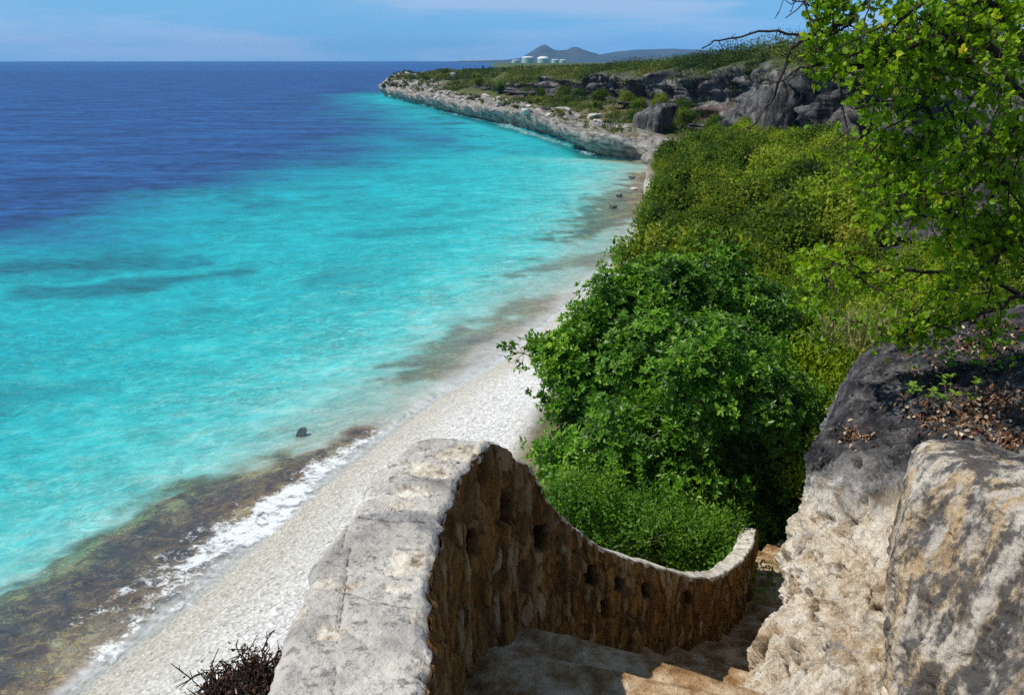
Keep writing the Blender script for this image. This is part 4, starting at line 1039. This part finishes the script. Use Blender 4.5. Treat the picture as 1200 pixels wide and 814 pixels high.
for k, (u, v, d, sz, lb) in enumerate(((897, 138, 126, (2.4, 2.6, 5.2), 'tall grey rock pillar leaning out of the bushes below the cliff'), (918, 128, 122, (2.6, 2.4, 5.0), 'broad grey rock buttress right beside the leaning rock pillar'), (1000, 150, 106, (2.8, 2.4, 4.2), 'grey rock buttress beside the brown cave mouth'), (845, 152, 136, (2.0, 2.2, 2.0), 'squat grey boulder half sunk in the bushes left of the rock pillar'))):
    boulder('rock_buttress', tuple(P(u, v, d)), sz, 70 + k, lb)['kind'] = 'thing'
for k in range(30):
    yv = R.uniform(136, 385); p_ = at_seg(yv, R.uniform(2.0, 3.6)); z_ = R.uniform(.5, 1.25)
    boulder('ledge_boulder', tuple(p_ + np.array([0, 0, .15])), (z_ * R.uniform(.8, 1.4), z_ * R.uniform(.8, 1.5), z_ * R.uniform(.6, 1.0)), 90 + k, 'grey or pale boulder strewn along the rocky headland shore', mb_mat if R.uniform() < .4 else m_pale, 'boulders strewn along the headland shore')
for k, (u, v) in enumerate(((743, 221), (725, 229), (741, 208), (718, 242))):
    q_ = PZ(u, v, .05); boulder('shore_rock', tuple(q_), (.32, .3, .16), 40 + k, 'small wet rock breaking the surface in the corner of the bay', m_pale if k == 0 else mb_mat, 'wet rocks in the bay corner')
q_ = PZ(352, 491, 0.0); boulder('reef_rock', tuple(q_ - np.array([0, 0, .62])), (.2, .15, .3), 51, 'single brown rock under the turquoise water off the reef end', M_simple('brown_reef_rock', (.05, .028, .02), (.16, .09, .055), 6))

# pale grass clump on the low shore
def grass(name, n, r, L, loc, label, cat, mat, kind=None):
    mb = MB(); a = R.uniform(0, 6.28, n); q = r * np.sqrt(R.uniform(0, 1, n))
    C = np.stack([q * np.cos(a), q * np.sin(a), np.zeros(n)], 1)
    U = unit(np.stack([R.normal(size=n) * .45, R.normal(size=n) * .45, np.ones(n)], 1))
    leaves(mb, C, U, rnd_unit(n), L * R.uniform(.6, 1.3, n), L * .07, R.uniform(0, 1, n), False, .2, .25)
    o = link(name, mb.build(name, False), mat); o.location = loc
    return setp(o, label, cat, None, kind)
m_grass = leaf_mat('pale_grass', [(0, (.12, .15, .03)), (.5, (.2, .22, .07)), (1, (.36, .32, .17))], .6, .3, .2)
q_ = PZ(812, 203, 1.4); grass('grass', 2600, 5.0, 1.5, (q_[0] + 1, q_[1] + 2, 1.3), 'light green grass patch on the low shore below the cliff', 'grass', m_grass, 'stuff')
q_ = P(1040, 368, 13.2); grass('dry_grass', 700, .8, .38, tuple(q_ - np.array([0, 0, .4])), 'dry yellow grass tuft behind the top of the rock outcrop', 'grass', m_grass, 'stuff')

# thin cacti on the headland skyline
m_cact = M_simple('cactus_skin', (.03, .05, .02), (.07, .09, .04), 2)
def cactus(u, D, h, lb, arms=3):
    h = h * .72
    x = (u - 600) / F * D; mb = MB(); z0 = ground_z(x, D)
    for k in range(arms):
        o_ = R.normal(size=2) * .5 * (k > 0)
        mb.tube([(0, 0, -.5), (o_[0], o_[1], .8), (o_[0] * 1.2, o_[1] * 1.2, h * R.uniform(.65, 1) if k else h)], [.2, .17, .12], 6)
    o = link('columnar_cactus', mb.build('columnar_cactus'), m_cact); o.location = (x, D, z0)
    setp(o, lb, 'cactus', 'columnar cacti on the headland')
cactus(545, 330, 4.6, 'tall columnar cactus on the headland skyline, nearest the tip'); cactus(549, 335, 3.4, 'short columnar cactus on the headland skyline close beside the tallest one')
cactus(568, 320, 4.2, 'columnar cactus on the skyline midway between headland tip and tanks'); cactus(611, 300, 4.2, 'columnar cactus on the skyline in front of the leftmost large tank'); cactus(621, 300, 3.6, 'columnar cactus on the skyline between the tanks')

# --- thorn tree at the upper right
root = np.array([5.0, 8.2, ground_z(5.0, 8.2) + .3])
thorn = empty('thorn_tree', tuple(root), 'thorny tree with round yellow green leaves overhanging from the upper right', 'tree')
mw, ml = MB(), MB()
def bpath(pts, n=16, jit=.02):
    K = np.array([p if len(p) == 3 and isinstance(p, np.ndarray) else P(*p) for p in pts], float)
    D = catmull(K, n); D[1:-1] += R.normal(size=(n - 2, 3)) * jit
    return D
def thorns(pts, n, L=.03):
    for _ in range(n):
        k = R.randint(0, len(pts) - 1); t = R.uniform(); p = pts[k] * (1 - t) + pts[k + 1] * t
        d = unit(rnd_unit(1)[0] * np.array([1, .5, 1])); mw.tube([p, p + d * L * R.uniform(.6, 1.6)], [.004, .001], 4)
fk = root + np.array([-.1, -.2, 1.1])
mw.tube(bpath([root - np.array([0, 0, .6]), root + np.array([.05, 0, .5]), fk], 8), np.linspace(.16, .12, 8), 8)
L_tips = []; L_axes = []
def leafy(pts, density, r=.16):
    n = int(density * np.linalg.norm(np.diff(pts, axis=0), axis=1).sum())
    k = R.randint(0, len(pts) - 1, n); t = R.uniform(0, 1, n)[:, None]
    c = pts[k] * (1 - t) + pts[k + 1] * t
    L_tips.append(c + R.normal(size=(n, 3)) * r * .35); L_axes.append(rnd_unit(n) + np.array([-.1, -.1, .3]))
def sprout(pts, nsub, Ls, dens, rad, bias=np.array([-.5, 0, -.15]), depth_=1):
    for _ in range(nsub):
        k = R.randint(len(pts) // 4, len(pts)); p = pts[k]
        d = unit(rnd_unit(1)[0] * np.array([1, .8, 1]) + bias); L = Ls * R.uniform(.5, 1.3)
        m = 7; tt = np.linspace(0, 1, m)[:, None]
        b = p + d * L * tt + R.normal(size=(m, 3)) * .025 * tt + np.array([0, 0, -.25]) * L * tt ** 2
        mw.tube(b, np.linspace(rad, rad * .35, m), 5); thorns(b, 4, .022)
        leafy(b, dens)
        if depth_ > 0: sprout(b, 3, Ls * .5, dens, rad * .6, bias, depth_ - 1)
arms = [
 ([fk, (1290, -60, 7.2), (1160, -50, 6.6), (1050, -30, 6.3), (975, -12, 6.2)], .05, 15, 30, .5),
 ([fk, (1290, 60, 7.0), (1200, 70, 6.6), (1130, 45, 6.4), (1070, 55, 6.3), (1005, 78, 6.3), (960, 76, 6.25)], .045, 14, 28, .45),
 ([fk, (1260, 150, 7.2), (1180, 100, 6.9), (1120, 60, 6.9), (1080, 20, 6.8)], .04, 16, 30, .5),
 ([fk, (1250, 260, 7.3), (1180, 210, 7.0), (1110, 170, 6.8), (1085, 120, 6.7), (1078, 60, 6.6)], .04, 18, 30, .5),
 ([fk, (1270, 350, 7.6), (1180, 290, 7.3), (1100, 235, 7.1), (1050, 190, 7.0), (1030, 160, 6.9)], .035, 16, 28, .5),
 ([fk, (1260, 380, 7.8), (1170, 330, 7.7), (1090, 315, 7.6), (1020, 318, 7.5), (950, 315, 7.4)], .03, 12, 22, .4),
 ([fk, (1250, 330, 7.6), (1160, 365, 7.6), (1090, 385, 7.7), (1050, 395, 7.8)], .025, 12, 26, .35),
 ([fk, (1290, 180, 7.0), (1230, 150, 6.5), (1160, 180, 6.3), (1120, 230, 6.3)], .03, 16, 32, .5),
 ([fk, (1280, 30, 6.8), (1210, 10, 6.3), (1120, -10, 6.1), (1060, 20, 6.0)], .035, 14, 30, .5),
 ([fk, (1290, 260, 7.0), (1230, 250, 6.6), (1180, 290, 6.5), (1130, 330, 6.7)], .028, 14, 32, .45),
 ([fk, (1290, 100, 7.0), (1220, 60, 6.9), (1170, 20, 6.8), (1120, 0, 6.8)], .03, 14, 30, .5),
]
for pts, r0, ns_, dens, Ls in arms:
    b = bpath(pts, 22, .018); mw.tube(b, np.linspace(r0, r0 * .22, 22), 6); thorns(b, 16)
    leafy(b[8:], dens * .6); sprout(b[7:], ns_, Ls, dens * .75, .009)
# bare thorny branch reaching left over the cliff
bare = [([(1050, -30, 6.3), (1000, 15, 6.25), (985, 28, 6.25), (950, 42, 6.2), (905, 36, 6.2), (858, 44, 6.2), (822, 57, 6.2)], .016),
        ([(975, -12, 6.2), (958, 12, 6.2), (955, 32, 6.2), (945, 45, 6.2), (925, 58, 6.2), (915, 95, 6.25), (903, 118, 6.3), (888, 140, 6.3), (878, 152, 6.3)], .018),
        ([(1005, 18, 6.2), (985, 35, 6.2), (962, 55, 6.2), (948, 75, 6.2), (945, 90, 6.2)], .010), ([(952, 38, 6.2), (975, 36, 6.2), (990, 22, 6.2)], .009), ([(955, 30, 6.2), (945, 12, 6.2), (952, -6, 6.2)], .010)]
for pts, r0 in bare:
    b = bpath(pts, 26, .008); mw.tube(b, np.linspace(r0, r0 * .25, 26), 6); thorns(b, 30, .032)
for (u, v, n) in ((915, 93, 4), (930, 12, 8), (952, 8, 8), (975, 10, 12), (990, 30, 8), (958, 75, 12), (982, 85, 20), (965, 110, 14), (940, 312, 10), (965, 300, 12), (950, 325, 8), (1000, 110, 16), (985, 125, 12)):
    c = P(u, v, 6.25 if v < 200 else 7.4); L_tips.append(c + R.normal(size=(n, 3)) * .07); L_axes.append(rnd_unit(n) + np.array([0, 0, .4]))
tips = np.concatenate(L_tips); axes = np.concatenate(L_axes)
tt = np.clip(.45 + .35 * fbm(tips * 1.8, 2, 5) + R.uniform(-.25, .25, len(tips)), 0, .93)
tt[R.uniform(size=len(tt)) < .02] = 1.0
def round_leaves(mb, tips, axes, n, L, tint):
    m = len(tips)
    for k in range(n):
        U = unit(axes + rnd_unit(m) * 1.0); N = unit(rnd_unit(m) + np.array([-.2, -.1, .7])); s_c = R.uniform(.6, 1.15, m)
        leaves(mb, tips + rnd_unit(m) * .02, U, N, L * s_c, L * .82 * s_c, np.clip(tint + R.uniform(-.12, .12, m), 0, 1), True, .2, .1)
keep_t = fbm(tips * 1.5, 3, 55) > -.48
d_t = tips[:, 1] * cp + (CAMZ - tips[:, 2]) * sp; u_t = 600 + F * tips[:, 0] / d_t; v_t = 407 - F * ((tips[:, 2] - CAMZ) * cp + tips[:, 1] * sp) / d_t
keep_t &= ~((u_t < 945) & (v_t < 290) & (R.uniform(size=len(tips)) < .96)) & ~((u_t < 990) & (v_t > 130) & (v_t < 290) & (R.uniform(size=len(tips)) < .7))
tips, axes, tt = tips[keep_t], axes[keep_t], tt[keep_t]
round_leaves(ml, tips - root, axes, 4, .047, tt)
mw.v = [v_ - root for v_ in mw.v]
link('trunk', mw.build('trunk'), bark_dark, thorn)
link('crown', ml.build('crown', False), m_thorn, thorn)

# --- seedlings and leaf litter on top of the rock
def on_rock(u, v):
    dpt = A2[:, :, 1] * cp + (CAMZ - A2[:, :, 2]) * sp
    uu = 600 + F * A2[:, :, 0] / dpt; vv = 407 - F * ((A2[:, :, 2] - CAMZ) * cp + A2[:, :, 1] * sp) / dpt
    k = np.argmin((uu - u) ** 2 + (vv - v) ** 2 + (dpt > 9.5) * 1e5); return A2.reshape(-1, 3)[k]
def seedling(u, v, n, r, label, L=.05):
    p = on_rock(u, v); o = empty('seedling', tuple(p), label, 'plant', 'seedlings on the rock outcrop'); mb, ms = MB(), MB()
    for k in range(n):
        a = R.uniform(0, 6.28); q = r * math.sqrt(R.uniform()); e = np.array([q * math.cos(a) * 1.5, q * math.sin(a), R.uniform(.06, .16)])
        ms.tube([(e[0] * .2, e[1] * .2, -.03), e * .6, e], [.004, .003, .002], 4)
        rosettes(mb, e[None], np.array([[0, 0, 1.]]), 4, L, L * .72, np.array([R.uniform(.55, 1)]), True, (.7, 1.4))
    link('foliage', mb.build('foliage', False), m_lime, o); link('stem', ms.build('stem'), bark_grey, o)
seedling(1112, 470, 16, .22, 'low bright green seedling patch on leaf litter above the cut ledge')
seedling(1150, 442, 12, .13, 'bright green seedling at the right behind the other seedlings'); seedling(1122, 436, 10, .13, 'bright green seedling in the middle of the blackened rock top')
seedling(1066, 408, 18, .25, 'bright green seedling at the left rim of the rock top'); seedling(1170, 420, 9, .12, 'small seedling under the thorn tree at the right of the rock top')
def litter():
    mb = MB(); pts = []; nn = []
    An = grid_normals(A2); An = np.where(An[:, :, 2:3] < 0, -An, An)
    for (u, v, ru, rv, n) in ((1125, 488, 55, 26, 520), (1172, 470, 40, 25, 420), (1002, 512, 22, 12, 110), (1180, 515, 30, 14, 200), (1150, 400, 60, 30, 260), (1080, 450, 40, 30, 90)):
        for _ in range(n):
            pts.append((u + R.normal() * ru * .5, v + R.normal() * rv * .5))
    dpt = A2[:, :, 1] * cp + (CAMZ - A2[:, :, 2]) * sp
    uu = (600 + F * A2[:, :, 0] / dpt).ravel(); vv = (407 - F * ((A2[:, :, 2] - CAMZ) * cp + A2[:, :, 1] * sp) / dpt).ravel(); sel = np.where((dpt.ravel() < 9.6) & (rowf.ravel() > .45))[0]
    us, vs = uu[sel], vv[sel]
    idx = np.array([sel[np.argmin((us - a_) ** 2 + (vs - b_) ** 2)] for a_, b_ in pts])
    C = A2.reshape(-1, 3)[idx] + R.normal(size=(len(idx), 3)) * .012; N = An.reshape(-1, 3)[idx]
    C = C + N * .012
    n = len(C)
    leaves(mb, C, unit(rnd_unit(n) - N * .3), unit(N + rnd_unit(n) * .6), R.uniform(.03, .06, n), R.uniform(.018, .034, n), R.uniform(0, 1, n), True, .5, .25)
    o = link('leaf_litter', mb.build('leaf_litter', False), m_dry); setp(o, 'scattered dry brown leaves on top of the rock outcrop', 'leaf litter', None, 'stuff')
litter()
# --- dry shrub at the outer foot of the wall
def dry_shrub():
    c = np.array([-1.04, 3.26, 10.6]); o = empty('dry_shrub', tuple(c), 'dark dry twiggy shrub against the outer foot of the parapet wall', 'shrub', None, 0, .78); mb, ml2 = MB(), MB()
    for k in range(1000):
        d = unit(rnd_unit(1)[0] + np.array([0, .0, .9])); L = R.uniform(.05, .16); st = np.array([R.normal() * .10, R.normal() * .17, R.uniform(-.14, 0)])
        b = st + d * L * np.linspace(0, 1, 5)[:, None] + R.normal(size=(5, 3)) * .015
        mb.tube(b, np.linspace(.007, .003, 5), 4)
        for _ in range(3):
            s_ = b[R.randint(1, 5)]; mb.tube([s_, s_ + unit(rnd_unit(1)[0] + d * .6) * R.uniform(.04, .11)], [.004, .002], 4)
        ml2_c = b[[2, 4]] + R.normal(size=(2, 3)) * .02
        leaves(ml2, ml2_c, rnd_unit(2), rnd_unit(2), .03, .018, R.uniform(0, .35, 2) + (.6 if R.uniform() < .12 else 0), True)
    limb((0, 0, -1.8), (0, 0, 0), .03, .02, mb)
    link('twigs', mb.build('twigs'), bark_dark, o); link('foliage', ml2.build('foliage', False), m_dry, o)
dry_shrub()

# ------------------------------------------------------------------ air
def haze():
    x0, x1, y0, y1, z0, z1 = -9400, 9400, -60, 9300, -45, 150
    V = [(x, y, z) for x in (x0, x1) for y in (y0, y1) for z in (z0, z1)]
    me = make_mesh('haze', V, [(0, 1, 3, 2), (4, 6, 7, 5), (0, 4, 5, 1), (2, 3, 7, 6), (0, 2, 6, 4), (1, 5, 7, 3)], smooth=False)
    m = bpy.data.materials.new('sea_air'); m.use_nodes = True; t = m.node_tree; t.nodes.clear()
    o = t.nodes.new('ShaderNodeOutputMaterial'); v = t.nodes.new('ShaderNodeVolumePrincipled')
    v.inputs['Density'].default_value = HAZE; v.inputs['Color'].default_value = (.25, .56, .95, 1); v.inputs['Anisotropy'].default_value = .2
    t.links.new(v.outputs[0], o.inputs['Volume'])
    setp(link('haze', me, m), kind='stuff')
HAZE = 0.00008
if HAZE: haze()

# ------------------------------------------------------------------ light, sky, camera
to_sun = unit(np.array([-.58, -.06, .81]))
el = math.asin(to_sun[2]); az = math.atan2(to_sun[0], to_sun[1])
w = bpy.data.worlds.new('World'); S.world = w; w.use_nodes = True
t = w.node_tree; t.nodes.clear()
out = t.nodes.new('ShaderNodeOutputWorld'); bg = t.nodes.new('ShaderNodeBackground'); sky = t.nodes.new('ShaderNodeTexSky')
sky.sky_type = 'NISHITA'; sky.sun_disc = False; sky.sun_elevation = el; sky.sun_rotation = az; sky.air_density = 1.0; sky.dust_density = 0.1; sky.ozone_density = 3.0; sky.altitude = 10
bg.inputs['Strength'].default_value = .085
tc = t.nodes.new('ShaderNodeTexCoord'); mp = t.nodes.new('ShaderNodeMapping'); mp.inputs['Scale'].default_value = (3.2, 3.2, 26)
t.links.new(tc.outputs['Generated'], mp.inputs['Vector'])
nz_ = t.nodes.new('ShaderNodeTexNoise'); nz_.inputs['Scale'].default_value = 1.0; nz_.inputs['Detail'].default_value = 6; nz_.inputs['Roughness'].default_value = .55; nz_.inputs['Distortion'].default_value = .3
t.links.new(mp.outputs[0], nz_.inputs['Vector'])
mr = t.nodes.new('ShaderNodeMapRange'); mr.interpolation_type = 'SMOOTHSTEP'
for k, v_ in zip((1, 2, 3, 4), (.42, .62, 0, .7)): mr.inputs[k].default_value = v_
t.links.new(nz_.outputs['Fac'], mr.inputs[0])
tint = t.nodes.new('ShaderNodeMix'); tint.data_type = 'RGBA'; tint.blend_type = 'MULTIPLY'; tint.inputs[0].default_value = 1; tint.inputs[7].default_value = (.55, .90, 1.0, 1)
t.links.new(sky.outputs[0], tint.inputs[6])
hz = t.nodes.new('ShaderNodeMix'); hz.data_type = 'RGBA'; sx = t.nodes.new('ShaderNodeSeparateXYZ'); t.links.new(tc.outputs['Generated'], sx.inputs[0])
m_h = t.nodes.new('ShaderNodeMapRange'); m_h.interpolation_type = 'SMOOTHSTEP'
for k, v_ in zip((1, 2, 3, 4), (0.0, .22, .85, 0.0)): m_h.inputs[k].default_value = v_
t.links.new(sx.outputs[2], m_h.inputs[0]); t.links.new(m_h.outputs[0], hz.inputs[0]); t.links.new(tint.outputs[2], hz.inputs[6]); hz.inputs[7].default_value = (2.15, 5.9, 11.0, 1)
cm = t.nodes.new('ShaderNodeMix'); cm.data_type = 'RGBA'; t.links.new(mr.outputs[0], cm.inputs[0]); t.links.new(hz.outputs[2], cm.inputs[6]); cm.inputs[7].default_value = (5.2, 7.0, 10.2, 1)
t.links.new(cm.outputs[2], bg.inputs['Color']); t.links.new(bg.outputs[0], out.inputs['Surface'])
sd = bpy.data.lights.new('sun', 'SUN'); sd.energy = 4.9; sd.angle = math.radians(.55); sd.color = (1, .95, .87)
so = bpy.data.objects.new('sun', sd); COL.objects.link(so)
from mathutils import Vector
so.rotation_euler = Vector(-to_sun).to_track_quat('-Z', 'Y').to_euler(); so.location = (-40, 30, 80)

cd = bpy.data.cameras.new('camera'); cd.sensor_width = 36; cd.sensor_fit = 'HORIZONTAL'; cd.lens = F / 1200 * 36; cd.clip_end = 30000; cd.clip_start = .05
cd.dof.use_dof = True; cd.dof.focus_distance = 8.5; cd.dof.aperture_fstop = 18
co = bpy.data.objects.new('camera', cd); COL.objects.link(co); co.location = (0, 0, CAMZ); co.rotation_euler = (math.pi / 2 - PIT, 0, 0)
S.camera = co
S.view_settings.view_transform = 'Standard'; S.view_settings.look = 'None'; S.view_settings.gamma = 1; S.view_settings.exposure = 0
S.cycles.use_denoising = False; S.cycles.denoising_prefilter = 'ACCURATE'; S.cycles.denoising_input_passes = 'RGB_ALBEDO_NORMAL'; S.cycles.max_bounces = 8; S.cycles.transparent_max_bounces = 16; S.cycles.volume_bounces = 0
print('shrubs', cnt, len(spots), 'objects', len(S.objects))
